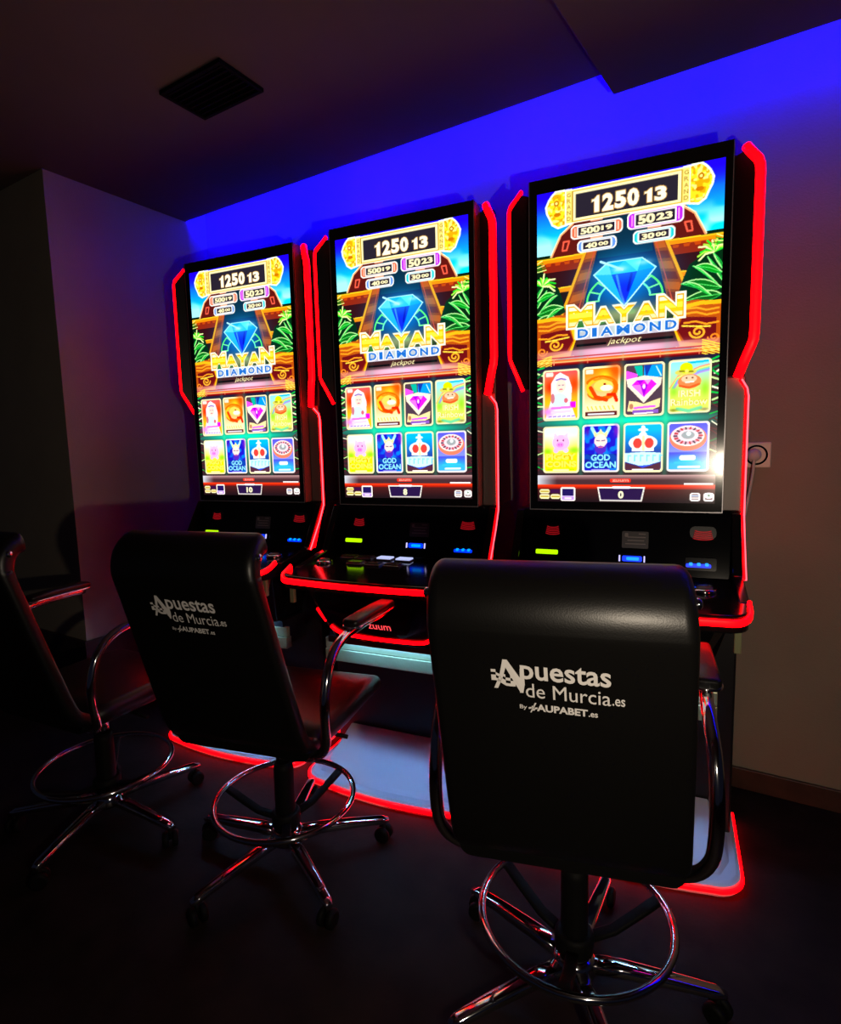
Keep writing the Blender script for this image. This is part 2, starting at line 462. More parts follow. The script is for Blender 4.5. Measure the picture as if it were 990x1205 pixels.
            line(fp([up[0], ((up[4][0] + dn[4][0]) / 2, (up[4][1] + dn[4][1]) / 2), up[8]]), (0.35, 0.95, 0.40), 0.004)
        # palm frond on top
        cx, cy = (0.035, 0.535) if s == 0 else (0.045, 0.475)
        for i in range(12):
            a = -PI * 0.95 + PI * 1.05 * i / 11; L = 0.075 * rng.uniform(0.8, 1.15)
            P = [(cx, cy), (cx + L * 0.55 * math.cos(a), cy + L * 0.55 * math.sin(a) - 0.008), (cx + L * math.cos(a), cy + L * math.sin(a) + 0.012)]
            line(fp(P), ((0.10, 0.85, 0.15), (0.65, 1.0, 0.25), (0.95, 1.0, 0.65))[i % 3], 0.010)
        for i in range(5):
            line(fp([(0.0, 0.40 + i * 0.012), (0.03 + 0.006 * i, 0.385 + i * 0.014)]), (0.25, 0.55, 0.05) if i % 2 else (0.9, 1.0, 0.5), 0.006)
    # green lit arch and the diamond
    glow(0.5, 0.58, 0.26, 0.20, (0.0, 0.55, 0.95), 0.85, 1.6)
    for rad, c in ((0.205, (0.35, 1.0, 0.45)), (0.14, (0.4, 1.0, 0.8))):
        line([(0.5 + rad * math.cos(a), 0.66 - rad * 0.72 * math.sin(a)) for a in np.linspace(0.0, PI, 30)], c, 0.010)
    for i in range(9):
        a = PI * i / 8
        if 2 < i < 6: continue
        line([(0.5 + 0.14 * math.cos(a), 0.66 - 0.10 * math.sin(a)), (0.5 + 0.205 * math.cos(a), 0.66 - 0.148 * math.sin(a))], (0.45, 1.0, 0.6), 0.008)
    D = [(0.332, 0.51), (0.41, 0.449), (0.594, 0.449), (0.668, 0.51), (0.502, 0.704)]
    poly(D, (0.0, 0.45, 1.0))
    for i, (t, c) in enumerate((([(0.332, 0.51), (0.41, 0.449), (0.43, 0.52)], (0.35, 0.85, 1.0)), ([(0.41, 0.449), (0.5, 0.449), (0.43, 0.52)], (0.0, 0.65, 1.0)),
            ([(0.5, 0.449), (0.594, 0.449), (0.57, 0.52)], (0.3, 0.9, 1.0)), ([(0.594, 0.449), (0.668, 0.51), (0.57, 0.52)], (0.0, 0.62, 1.0)),
            ([(0.5, 0.449), (0.43, 0.52), (0.57, 0.52)], (0.1, 0.75, 1.0)), ([(0.332, 0.51), (0.43, 0.52), (0.502, 0.704)], (0.1, 0.68, 1.0)),
            ([(0.43, 0.52), (0.57, 0.52), (0.502, 0.704)], (0.0, 0.15, 0.85)), ([(0.57, 0.52), (0.668, 0.51), (0.502, 0.704)], (0.0, 0.50, 1.0)))):
        poly(t, c)
    line([(0.46, 0.53), (0.48, 0.62), (0.502, 0.69)], (0.2, 0.5, 1.0), 0.012)
    line([(0.54, 0.53), (0.52, 0.62)], (0.0, 0.05, 0.7), 0.014)
    line(D + [D[0]], (0.75, 1.0, 1.0), 0.007)
    line([(0.37, 0.44), (0.49, 0.50)], (0.75, 0.97, 1.0), 0.012)
    glow(0.475, 0.495, 0.05, 0.02, (0.95, 1.0, 1.0), 0.9)
    glow(0.5, 0.50, 0.22, 0.085, (0.25, 0.80, 1.0), 0.38, 1.6)
    glow(0.60, 0.475, 0.06, 0.02, (0.8, 1.0, 1.0), 0.5)
    glow(0.50, 0.62, 0.025, 0.05, (0.1, 0.15, 1.0), 0.6)
    # serpent heads
    for s in (0, 1):
        fx = (lambda p: p) if s == 0 else (lambda p: (1 - p[0], p[1]))
        fp = lambda pts: [fx(p) for p in pts]
        poly(fp([(0.0, 0.735), (0.12, 0.715), (0.2, 0.72), (0.235, 0.86), (0.21, 0.955), (0.0, 0.99)]), (0.72, 0.30, 0.03))
        poly(fp([(0.02, 0.82), (0.19, 0.80), (0.215, 0.87), (0.18, 0.93), (0.02, 0.93)]), (0.42, 0.04, 0.06))
        line(fp([(0.20, 0.70), (0.215, 0.80), (0.235, 0.875), (0.20, 0.95), (0.03, 0.975)]), (1.0, 0.75, 0.05), 0.028)
        line(fp([(0.215, 0.70), (0.232, 0.80), (0.25, 0.875), (0.215, 0.965)]), (1.0, 0.93, 0.35), 0.009)
        line(fp([(0.0, 0.74), (0.10, 0.735), (0.17, 0.745)]), (1.0, 0.70, 0.05), 0.022)
        for q in (0.77, 0.795, 0.845):
            line(fp([(0.01, q), (0.07, q + 0.006), (0.12, q - 0.012), (0.18, q - 0.01)]), (1.0, 0.62, 0.10), 0.010)
        line(fp([(0.11 + 0.042 * (1 - i / 26) * math.cos(i * 0.45), 0.89 + 0.036 * (1 - i / 26) * math.sin(i * 0.45)) for i in range(22)]), (1.0, 0.70, 0.15), 0.011)
        line(fp([(0.03 + 0.03 * (1 - i / 26) * math.cos(i * 0.45), 0.925 + 0.026 * (1 - i / 26) * math.sin(i * 0.45)) for i in range(20)]), (1.0, 0.55, 0.1), 0.009)
        line(fp([(0.05, 0.865), (0.11, 0.86), (0.19, 0.85)]), (1.0, 0.86, 0.25), 0.009)
    # platform in front, lit pink white
    poly([(0.235, 0.86), (0.765, 0.86), (0.80, 0.96), (0.20, 0.96)], (0.25, 0.12, 0.13))
    img_b = grad((0.72, 0.35, 0.40), (0.95, 0.72, 0.80), 0.92, 0.985)
    blend(((Y > 0.93) & (Y < 0.985)).astype(float) * np.clip(1.25 - np.abs(X - 0.5) * 1.6, 0, 1), img_b, 0.95)
    glow(0.5, 0.945, 0.42, 0.035, (0.98, 0.85, 0.98), 0.75)
    line([(0.24, 0.905), (0.40, 0.905)], (0.03, 0.03, 0.05), 0.014); line([(0.60, 0.905), (0.76, 0.905)], (0.03, 0.03, 0.05), 0.014)
    for q, c in ((0.968, (0.75, 0.25, 0.30)), (0.985, (1.0, 0.40, 0.15)), (0.994, (1.0, 0.75, 0.45)), (1.002, (0.62, 0.05, 0.04)), (1.012, (0.35, 0.02, 0.05))):
        line([(0.0, q), (1.0, q)], c, 0.010)
    for xq in (0.1, 0.3, 0.5, 0.7, 0.9): line([(xq, 0.975), (xq, 1.01)], (1.0, 0.6, 0.4), 0.006)
    # golden fringe by the platform ends
    for s in (0, 1):
        for i in range(7):
            a = (0.0, 0.985 + i * 0.012); b = (0.085, 0.955 + i * 0.012)
            if s: a, b = (1.0, a[1] - 0.02), (1 - b[0], b[1] - 0.02)
            line([a, b], (1.0, 0.88, 0.25), 0.006)
    # dark field behind the game tiles with foliage edge
    blend((Y > 1.016).astype(float), (0.20, 0.13, 0.15))
    blend(((Y > 1.016) & (Y < 1.05)).astype(float), (0.12, 0.10, 0.20))
    glow(0.5, 1.36, 0.55, 0.035, (0.0, 1.0, 0.80), 0.95, 1.3)
    for xc in (0.263, 0.497, 0.735):
        glow(xc, 1.36, 0.02, 0.34, (0.15, 0.85, 0.62), 0.8, 1.5)
    rng = np.random.default_rng(21)
    for s in (0, 1):
        for i in range(26):
            y0 = 1.03 + i * 0.025; L = rng.uniform(0.02, 0.045)
            a = (0.0, y0); b = (L, y0 - rng.uniform(-0.02, 0.03))
            if s: a, b = (1 - a[0], a[1]), (1 - b[0], b[1])
            line([a, b], ((0.0, 0.75, 0.25), (0.8, 1.0, 0.6), (0.0, 0.45, 0.2), (1.0, 1.0, 0.85))[i % 4] if i < 11 or i % 3 == 0 else (0.35, 0.12, 0.15), 0.010 if i < 11 else 0.006)

    # ---- jackpot signs
    def sign(x0, y0, x1, y1, rim, light, digits, small, sd):
        rr(x0, y0, x1, y1, 0.026, (0.95, 0.93, 0.9))
        rr(x0 + 0.008, y0 + 0.008, x1 - 0.008, y1 - 0.008, 0.022, rim)
        line([(x0 + 0.026, y0 + 0.02), (x0 + 0.026, y1 - 0.02)], light, 0.008); line([(x1 - 0.026, y0 + 0.02), (x1 - 0.026, y1 - 0.02)], light, 0.008)
        cw = (x1 - x0) * 0.155
        poly(box4(x0 + cw - 0.008, y0 + 0.010, x1 - cw + 0.008, y1 - 0.010), (0.95, 0.95, 0.92))
        poly(box4(x0 + cw, y0 + 0.017, x1 - cw, y1 - 0.017), (0.13, 0.10, 0.17))
        ya, yb = y0 + 0.021, y1 - 0.021; xm = x0 + cw + (x1 - x0 - 2 * cw) * sd
        pad = 0.012
        for bold, c, e in ((0.05, (1.0, 0.95, 0.72), 0.0),):
            text(digits, x0 + cw + pad, ya, xm, yb, c, bold)
            text(small, xm + 0.006, ya + (yb - ya) * 0.12, x1 - cw - pad, ya + (yb - ya) * 0.86, c, bold)
    sign(0.197, 0.212, 0.490, 0.292, (1.0, 0.42, 0.28), (1.0, 0.8, 0.7), '500', '19', 0.60)
    sign(0.512, 0.196, 0.806, 0.290, (0.72, 0.10, 0.95), (0.95, 0.6, 1.0), '50', '23', 0.50)
    sign(0.236, 0.302, 0.457, 0.374, (0.35, 0.55, 1.0), (0.75, 0.85, 1.0), '40', '00', 0.52)
    sign(0.543, 0.300, 0.765, 0.374, (0.10, 0.78, 0.80), (0.6, 1.0, 1.0), '30', '00', 0.52)
    for xq, yq in ((0.345, 0.2), (0.65, 0.19), (0.345, 0.297), (0.655, 0.294)):
        line([(xq - 0.03, yq), (xq + 0.03, yq)], (0.95, 0.65, 0.5), 0.010)
    # grand sign
    for s in (0, 1):
        cx = 0.115 if s == 0 else 0.885
        sg = 1 if s == 0 else -1
        med = [(cx + sg * 0.085, 0.015), (cx - sg * 0.0, 0.008), (cx - sg * 0.025, 0.03), (cx - sg * 0.04, 0.05), (cx - sg * 0.056, 0.085), (cx - sg * 0.05, 0.12), (cx - sg * 0.035, 0.15), (cx - sg * 0.02, 0.185), (cx + sg * 0.01, 0.205), (cx + sg * 0.085, 0.19)]
        line(med, (0.97, 1.0, 0.92), 0.022)
        poly(med, (1.0, 0.86, 0.12))
        mk = pm(med)
        blend(mk * (noise(60, 110, 4) > 0.55), (0.85, 0.60, 0.0), 0.8)
        blend(mk * (noise(70, 130, 6) > 0.66), (1.0, 1.0, 0.55), 0.9)
        ell(cx, 0.07, 0.016, 0.016, (0.75, 0.45, 0.0)); ell(cx, 0.07, 0.008, 0.008, (1.0, 0.95, 0.5))
        ell(cx + sg * 0.005, 0.135, 0.020, 0.012, (0.8, 0.45, 0.0))
    poly(box4(0.165, 0.008, 0.835, 0.198), (1.0, 0.98, 0.86))
    poly(box4(0.172, 0.014, 0.828, 0.192), (0.98, 0.88, 0.45))
    poly(box4(0.205, 0.018, 0.795, 0.190), (0.72, 0.55, 0.08))
    poly(box4(0.212, 0.022, 0.788, 0.186), (1.0, 0.95, 0.70))
    poly(box4(0.227, 0.038, 0.773, 0.172), (0.14, 0.12, 0.17))
    for s in (0, 1):
        xc = 0.187 if s == 0 else 0.813
        for i, ch in enumerate('GRAND'):
            text(ch, xc - 0.011, 0.026 + i * 0.033, xc + 0.011, 0.048 + i * 0.033, (0.62, 0.50, 0.18), 0.01)
    def one(x, y0, y1, wd, c, e=0.0):
        poly([(x - wd * 0.55 - e, y0 + (y1 - y0) * 0.20 - e), (x + wd * 0.1, y0 - e), (x + wd * 0.5 + e, y0 - e), (x + wd * 0.5 + e, y1 + e), (x - wd * 0.5 - e, y1 + e), (x - wd * 0.5 - e, y0 + (y1 - y0) * 0.30), (x - wd * 1.05 - e, y0 + (y1 - y0) * 0.36 + e), (x - wd * 1.05 - e, y0 + (y1 - y0) * 0.20 - e)], c)
    for e, c1, bd in ((0.004, (0.75, 0.55, 0.25), 0.07), (0.0, (1.0, 0.97, 0.85), 0.05)):
        one(0.345, 0.068, 0.158, 0.026, c1, e)
        for i, ch in enumerate('250'): text(ch, 0.376 + i * 0.068 - e, 0.066 - e, 0.436 + i * 0.068 + e, 0.159 + e, c1, bd)
        one(0.628, 0.084, 0.156, 0.024, c1, e)
        text('3', 0.655 - e, 0.082 - e, 0.715 + e, 0.157 + e, c1, bd)

    # ---- title
    glow(0.5, 0.75, 0.30, 0.06, (1.0, 0.9, 0.5), 0.5, 1.2)
    for bold, c in ((0.10, (1.0, 0.97, 0.85)), (0.055, (0.95, 0.62, 0.05))):
        e = 0.012 if bold > 0.06 else 0.0
        for i, ch in enumerate('MAYAN'):
            wq = (0.145, 0.125, 0.115, 0.125, 0.130)[i]; xq = (0.185, 0.325, 0.445, 0.560, 0.685)[i]
            up = (0.0, 0.03, 0.03, 0.03, 0.0)[i]
            text(ch, xq - e, 0.672 + up - e, xq + wq + e, 0.795 + e, c, bold)
    mk = np.zeros((h, w))
    for i, ch in enumerate('MAYAN'):
        wq = (0.145, 0.125, 0.115, 0.125, 0.130)[i]; xq = (0.185, 0.325, 0.445, 0.560, 0.685)[i]; up = (0.0, 0.03, 0.03, 0.03, 0.0)[i]
        m2 = text(ch, xq + 0.006, 0.680 + up, xq + wq - 0.006, 0.788, (1.0, 0.78, 0.05), 0.035)
        mk = np.maximum(mk, m2)
    blend(mk * ((Y > 0.715) & (Y < 0.745)), (1.0, 0.97, 0.25))
    blend(mk * (Y > 0.765), (1.0, 0.88, 0.62))
    blend(mk * (Y < 0.70), (1.0, 1.0, 0.80))
    rr(0.222, 0.800, 0.792, 0.872, 0.014, (0.93, 0.93, 1.0), 0.75)
    for i, ch in enumerate('DIAMOND'):
        xq = (0.240, 0.325, 0.372, 0.462, 0.555, 0.640, 0.722)[i]; wq = (0.062, 0.026, 0.070, 0.072, 0.064, 0.060, 0.060)[i]
        text(ch, xq - 0.008, 0.803, xq + wq + 0.008, 0.868, (0.97, 0.97, 1.0), 0.07)
        text(ch, xq, 0.810, xq + wq, 0.861, (0.10, 0.42, 0.78), 0.03)
    text('jackpot', 0.41, 0.880, 0.60, 0.922, (1.0, 0.97, 0.70), 0.0, 0.35)

    # ---- game tiles
    def card(x0, y0, x1, y1, base, bord):
        rr(x0, y0, x1, y1, 0.020, bord)
        return rr(x0 + 0.011, y0 + 0.011, x1 - 0.011, y1 - 0.011, 0.013, base)
    bordr = (1.0, 0.95, 0.72)
    def small_badge(x, y): rr(x, y, x + 0.045, y + 0.026, 0.006, (1.0, 0.92, 0.88), 0.9)
    xs = ((0.034, 0.253), (0.272, 0.486), (0.507, 0.726), (0.745, 0.964))
    # 1 white-haired lady on red
    x0, x1 = xs[0]; y0, y1 = 1.037, 1.347; cx = (x0 + x1) / 2
    card(x0, y0, x1, y1, grad((1.0, 0.32, 0.35), (1.0, 0.75, 0.05), 1.05, 1.24), bordr)
    glow(x0 + 0.04, 1.14, 0.04, 0.06, (1.0, 0.15, 0.0), 0.9); glow(x1 - 0.03, 1.13, 0.04, 0.07, (1.0, 0.22, 0.0), 0.9)
    poly([(cx - 0.005, 1.055), (cx + 0.045, 1.085), (cx + 0.065, 1.15), (cx + 0.06, 1.25), (cx + 0.09, 1.335), (cx - 0.095, 1.335), (cx - 0.06, 1.22), (cx - 0.06, 1.12), (cx - 0.03, 1.07)], (1.0, 0.93, 0.97))
    ell(cx, 1.135, 0.030, 0.042, (1.0, 0.86, 0.78)); line([(cx - 0.028, 1.10), (cx, 1.092), (cx + 0.028, 1.10)], (0.55, 0.45, 0.75), 0.010)
    line([(cx - 0.016, 1.132), (cx - 0.006, 1.132)], (0.4, 0.3, 0.5), 0.005); line([(cx + 0.006, 1.132), (cx + 0.016, 1.132)], (0.4, 0.3, 0.5), 0.005); line([(cx - 0.008, 1.158), (cx + 0.008, 1.158)], (0.9, 0.3, 0.4), 0.006)
    ell(cx - 0.01, 1.225, 0.050, 0.045, (0.82, 0.93, 1.0)); ell(cx - 0.05, 1.21, 0.012, 0.03, (0.8, 0.45, 0.5)); ell(cx + 0.03, 1.225, 0.012, 0.015, (0.85, 0.4, 0.45))
    poly(box4(x1 - 0.055, 1.235, x1 - 0.02, 1.27), (1.0, 0.05, 0.95)); glow(x0 + 0.03, 1.29, 0.05, 0.04, (1.0, 0.5, 1.0), 0.9)
    for q, c in ((1.27, (1.0, 0.45, 0.85)), (1.295, (0.95, 0.8, 1.0))): line([(cx - 0.055, q), (cx + 0.055, q - 0.004)], c, 0.014)
    for i in range(6): line([(x0 + 0.035 + i * 0.028, 1.322), (x0 + 0.05 + i * 0.028, 1.320)], (0.55, 0.45, 0.9), 0.007)
    small_badge(x0 + 0.018, 1.052)
    # 2 fiery swirl
    x0, x1 = xs[1]; cx = (x0 + x1) / 2; y0, y1 = 1.036, 1.342
    card(x0, y0, x1, y1, grad((1.0, 0.50, 0.0), (1.0, 0.93, 0.75), 1.05, 1.28), bordr)
    glow(x1 - 0.03, 1.07, 0.06, 0.07, (1.0, 0.30, 0.0), 0.9); glow(cx + 0.02, 1.10, 0.05, 0.05, (1.0, 0.95, 0.1), 0.8)
    line([(cx + 0.085 * math.cos(a) * (1 - a * 0.03), 1.165 + 0.062 * math.sin(a)) for a in np.linspace(-2.5, 2.6, 40)][::-1], (1.0, 0.42, 0.0), 0.026)
    line([(cx + 0.075 * math.cos(a), 1.165 + 0.054 * math.sin(a)) for a in np.linspace(2.2, 4.9, 30)], (1.0, 0.78, 0.12), 0.020)
    line([(cx - 0.06, 1.16), (cx - 0.03, 1.215), (cx + 0.03, 1.235)], (1.0, 0.25, 0.0), 0.022)
    ell(cx + 0.012, 1.150, 0.055, 0.034, (1.0, 0.84, 0.35)); ell(cx + 0.03, 1.165, 0.035, 0.018, (1.0, 0.97, 0.85))
    line([(cx - 0.04, 1.115), (cx + 0.01, 1.105), (cx + 0.06, 1.125)], (0.95, 0.55, 0.1), 0.012); ell(cx + 0.02, 1.142, 0.008, 0.006, (0.6, 0.1, 0.0))
    line([(cx + 0.04, 1.205), (cx + 0.075, 1.205), (cx + 0.088, 1.24)], (1.0, 0.15, 0.0), 0.020)
    rr(x0 + 0.016, 1.262, x1 - 0.016, 1.297, 0.008, (1.0, 0.93, 0.72))
    for i in range(7): line([(x0 + 0.028 + i * 0.024, 1.272), (x0 + 0.036 + i * 0.024, 1.290)], (0.95, 0.78, 0.25), 0.007)
    poly(box4(x0 + 0.016, 1.303, x1 - 0.016, 1.328), (0.35, 0.10, 0.10)); line([(x0 + 0.035, 1.316), (x1 - 0.035, 1.316)], (0.92, 0.9, 0.95), 0.010)
    small_badge(x0 + 0.018, 1.052)
    # 3 pink jewel
    x0, x1 = xs[2]; cx = (x0 + x1) / 2; y0, y1 = 1.035, 1.340
    card(x0, y0, x1, y1, (0.30, 0.22, 0.28), bordr)
    poly([(x0 + 0.014, 1.13), (x0 + 0.014, 1.075), (cx - 0.03, 1.10), (cx - 0.05, 1.13)], (1.0, 0.3, 1.0)); poly([(cx - 0.055, 1.05), (cx - 0.01, 1.05), (cx - 0.005, 1.12), (cx - 0.035, 1.105)], (0.0, 0.72, 0.62))
    poly([(cx, 1.05), (x1 - 0.014, 1.05), (x1 - 0.014, 1.12), (cx + 0.0, 1.125)], (0.0, 0.60, 0.95)); poly([(cx, 1.05), (cx + 0.04, 1.05), (cx + 0.012, 1.12)], (0.05, 0.22, 0.65)); line([(x1 - 0.045, 1.06), (x1 - 0.018, 1.115)], (0.8, 0.95, 1.0), 0.006)
    poly([(x0 + 0.014, 1.125), (cx, 1.108), (x1 - 0.014, 1.125), (x1 - 0.02, 1.165), (cx, 1.265), (x0 + 0.02, 1.165)], (1.0, 0.94, 0.82))
    J = [(cx - 0.068, 1.16), (cx - 0.04, 1.132), (cx + 0.04, 1.132), (cx + 0.068, 1.16), (cx, 1.232)]
    poly(J, (0.90, 0.10, 0.95)); poly([J[0], (cx - 0.02, 1.16), J[4]], (1.0, 0.45, 1.0)); poly([(cx - 0.02, 1.16), (cx + 0.02, 1.16), J[4]], (0.65, 0.0, 0.85)); poly([J[1], (cx, 1.132), (cx - 0.02, 1.16)], (0.7, 0.0, 0.9)); poly([(cx, 1.132), J[2], (cx + 0.02, 1.16)], (1.0, 0.6, 1.0)); ell(cx, 1.17, 0.008, 0.014, (1.0, 0.85, 1.0))
    poly([(x0 + 0.02, 1.31), (x0 + 0.03, 1.25), (cx - 0.04, 1.255), (cx, 1.27), (x1 - 0.02, 1.24), (x1 - 0.025, 1.29), (cx + 0.02, 1.315)], (1.0, 0.90, 0.62)); ell(x0 + 0.042, 1.282, 0.012, 0.016, (0.75, 0.5, 0.35))
    line([(x0 + 0.06, 1.292), (x1 - 0.05, 1.285)], (0.95, 0.35, 0.95), 0.012); poly(box4(x0 + 0.05, 1.304, x1 - 0.03, 1.325), (0.55, 0.35, 0.75)); line([(x0 + 0.06, 1.325), (x1 - 0.06, 1.322)], (1, 0.95, 1), 0.008)
    # 4 red-bearded man in a green hat, rainbow
    x0, x1 = xs[3]; cx = (x0 + x1) / 2; y0, y1 = 1.035, 1.334
    card(x0, y0, x1, y1, grad((0.55, 0.90, 1.0), (0.85, 0.95, 0.35), 1.05, 1.22), bordr)
    line([(cx - 0.01, 1.055), (x1 - 0.02, 1.05)], (0.0, 0.75, 0.95), 0.012)
    for i, c in enumerate(((1.0, 0.5, 0.4), (1.0, 0.95, 0.4), (0.5, 0.9, 0.5), (0.4, 0.6, 1.0), (0.7, 0.5, 1.0))):
        line([(x0 + 0.01 + i * 0.006, 1.19), (x0 + 0.05, 1.125 + i * 0.008), (cx + 0.05, 1.08 + i * 0.008), (x1 - 0.013, 1.07 + i * 0.008)], c, 0.009, 0.8)
    ell(cx - 0.02, 1.105, 0.055, 0.018, (0.85, 0.82, 0.35)); ell(cx - 0.018, 1.082, 0.033, 0.030, (0.85, 0.92, 0.0)); line([(cx - 0.05, 1.098), (cx + 0.015, 1.104)], (0.55, 0.5, 0.1), 0.010); ell(cx - 0.015, 1.10, 0.010, 0.010, (1.0, 0.9, 0.4))
    ell(cx + 0.0, 1.158, 0.060, 0.040, (0.98, 0.52, 0.28)); ell(cx - 0.002, 1.143, 0.040, 0.022, (1.0, 0.78, 0.62)); ell(cx - 0.015, 1.138, 0.005, 0.005, (0.3, 0.2, 0.1)); ell(cx + 0.015, 1.138, 0.005, 0.005, (0.3, 0.2, 0.1)); line([(cx - 0.018, 1.162), (cx + 0.02, 1.160)], (1.0, 0.95, 0.9), 0.008)
    line([(cx - 0.05, 1.18), (cx, 1.192), (cx + 0.05, 1.175)], (0.88, 0.35, 0.12), 0.012)
    glow(x1 - 0.03, 1.2, 0.03, 0.06, (0.55, 0.9, 0.1), 0.8); glow(x0 + 0.03, 1.21, 0.03, 0.04, (0.5, 0.85, 0.1), 0.7)
    for b, c in ((0.06, (0.75, 0.62, 0.10)), (0.02, (1.0, 1.0, 0.72))):
        text('IRISH', cx - 0.055, 1.205, cx + 0.055, 1.243, c, b); text('Rainbow', x0 + 0.016, 1.252, x1 - 0.016, 1.290, c, b)
    line([(x0 + 0.05, 1.308), (cx, 1.322), (x1 - 0.05, 1.306)], (0.45, 0.85, 0.6), 0.018); glow(x0 + 0.03, 1.315, 0.03, 0.012, (0.45, 0.45, 0.1), 0.8); glow(x1 - 0.03, 1.315, 0.03, 0.012, (0.55, 0.45, 0.4), 0.8)
    # 5 pink pig
    x0, x1 = xs[0]; cx = (x0 + x1) / 2; y0, y1 = 1.382, 1.670
    card(x0, y0, x1, y1, grad((0.85, 1.0, 1.0), (1.0, 0.90, 0.0), 1.42, 1.56), bordr)
    glow(x0 + 0.03, 1.535, 0.04, 0.03, (0.5, 0.9, 0.0), 0.8); glow(x1 - 0.03, 1.53, 0.05, 0.03, (0.5, 0.9, 0.0), 0.8)
    glow(cx, 1.48, 0.075, 0.075, (1.0, 0.97, 1.0), 0.8)
    ell(cx, 1.482, 0.052, 0.048, (1.0, 0.72, 0.95)); ell(cx - 0.03, 1.53, 0.016, 0.016, (1.0, 0.72, 0.95)); ell(cx + 0.03, 1.53, 0.016, 0.014, (1.0, 0.78, 0.97)); poly([(cx - 0.045, 1.46), (cx - 0.04, 1.42), (cx - 0.012, 1.445)], (1.0, 0.78, 0.95)); poly([(cx + 0.045, 1.46), (cx + 0.04, 1.42), (cx + 0.012, 1.445)], (1.0, 0.78, 0.95))
    ell(cx - 0.005, 1.495, 0.022, 0.016, (1.0, 0.55, 0.92)); ell(cx - 0.012, 1.495, 0.004, 0.006, (0.8, 0.3, 0.7)); ell(cx + 0.003, 1.495, 0.004, 0.006, (0.8, 0.3, 0.7)); ell(cx - 0.02, 1.468, 0.005, 0.006, (0.5, 0.2, 0.4)); ell(cx + 0.015, 1.468, 0.005, 0.006, (0.5, 0.2, 0.4))
    for b, c in ((0.10, (0.85, 0.62, 0.0)), (0.05, (1.0, 1.0, 0.35))):
        text('PIGGY', x0 + 0.018, 1.550, x1 - 0.018, 1.588, c, b); text('COINS', x0 + 0.016, 1.596, x1 - 0.016, 1.634, c, b)
    line([(x0 + 0.03, 1.648), (x1 - 0.03, 1.648)], (0.75, 0.90, 0.0), 0.012); line([(cx - 0.045, 1.652), (cx + 0.045, 1.652)], (1.0, 1.0, 0.7), 0.010)
    # 6 bearded sea king
    x0, x1 = xs[1]; cx = (x0 + x1) / 2; y0, y1 = 1.378, 1.667
    card(x0, y0, x1, y1, (0.10, 0.08, 0.78), (1.0, 0.95, 0.90))
    cm = pm(box4(x0 + 0.012, y0 + 0.012, x1 - 0.012, y1 - 0.012))
    blend(cm * np.clip((noise(40, 74, 15) - 0.5) * 6, 0, 1), (0.0, 0.60, 1.0), 0.8); glow(x1 - 0.02, 1.42, 0.02, 0.05, (0.45, 0.1, 0.75), 0.9); glow(x0 + 0.03, 1.42, 0.02, 0.04, (0.3, 0.05, 0.7), 0.9)
    line([(cx - 0.05, 1.40), (cx - 0.03, 1.44), (cx, 1.43), (cx + 0.03, 1.44), (cx + 0.05, 1.40)], (0.65, 0.95, 1.0), 0.020)
    poly([(cx - 0.036, 1.455), (cx - 0.04, 1.415), (cx - 0.018, 1.437), (cx, 1.405), (cx + 0.018, 1.437), (cx + 0.04, 1.415), (cx + 0.036, 1.455)], (0.97, 0.92, 0.62))
    ell(cx, 1.482, 0.037, 0.046, (1.0, 0.88, 0.84)); line([(cx - 0.024, 1.474), (cx - 0.006, 1.478)], (0.4, 0.3, 0.5), 0.006); line([(cx + 0.006, 1.478), (cx + 0.024, 1.474)], (0.4, 0.3, 0.5), 0.006)
    poly([(cx - 0.036, 1.49), (cx - 0.02, 1.512), (cx, 1.506), (cx + 0.02, 1.512), (cx + 0.036, 1.49), (cx + 0.03, 1.54), (cx, 1.565), (cx - 0.03, 1.54)], (0.32, 0.15, 0.75)); line([(cx - 0.012, 1.515), (cx + 0.012, 1.515)], (0.9, 0.4, 0.5), 0.006)
    poly(box4(x0 + 0.014, 1.556, x1 - 0.014, 1.645), (0.05, 0.10, 0.50), 0.6)
    text('GOD', cx - 0.055, 1.558, cx + 0.055, 1.597, (0.55, 0.92, 1.0), 0.035); text('OCEAN', x0 + 0.018, 1.602, x1 - 0.018, 1.641, (0.55, 0.92, 1.0), 0.035)
    line([(cx - 0.05, 1.652), (cx + 0.05, 1.652)], (0.6, 0.6, 0.9), 0.008)
    # 7 crown
    x0, x1 = xs[2]; cx = (x0 + x1) / 2; y0, y1 = 1.379, 1.668
    card(x0, y0, x1, y1, grad((0.0, 0.72, 1.0), (0.15, 0.15, 0.55), 1.42, 1.58), bordr)
    ell(cx, 1.452, 0.022, 0.020, (0.97, 1.0, 0.95)); line([(cx, 1.405), (cx, 1.44)], (0.97, 1.0, 0.95), 0.022); line([(cx - 0.02, 1.42), (cx + 0.02, 1.42)], (0.97, 1.0, 0.95), 0.014)
    ell(cx, 1.495, 0.078, 0.045, (0.98, 0.97, 0.93)); poly(box4(cx - 0.06, 1.50, cx + 0.06, 1.545), (0.98, 0.97, 0.93))
    ell(cx - 0.030, 1.497, 0.024, 0.030, (0.95, 0.25, 0.22)); ell(cx + 0.034, 1.497, 0.024, 0.030, (0.95, 0.25, 0.22)); line([(cx + 0.003, 1.46), (cx + 0.003, 1.535)], (1.0, 0.92, 0.65), 0.014)
    poly([(x0 + 0.012, 1.555), (cx, 1.548), (x1 - 0.012, 1.555), (x1 - 0.012, 1.605), (cx, 1.635), (x0 + 0.012, 1.605)], (0.80, 1.0, 1.0))
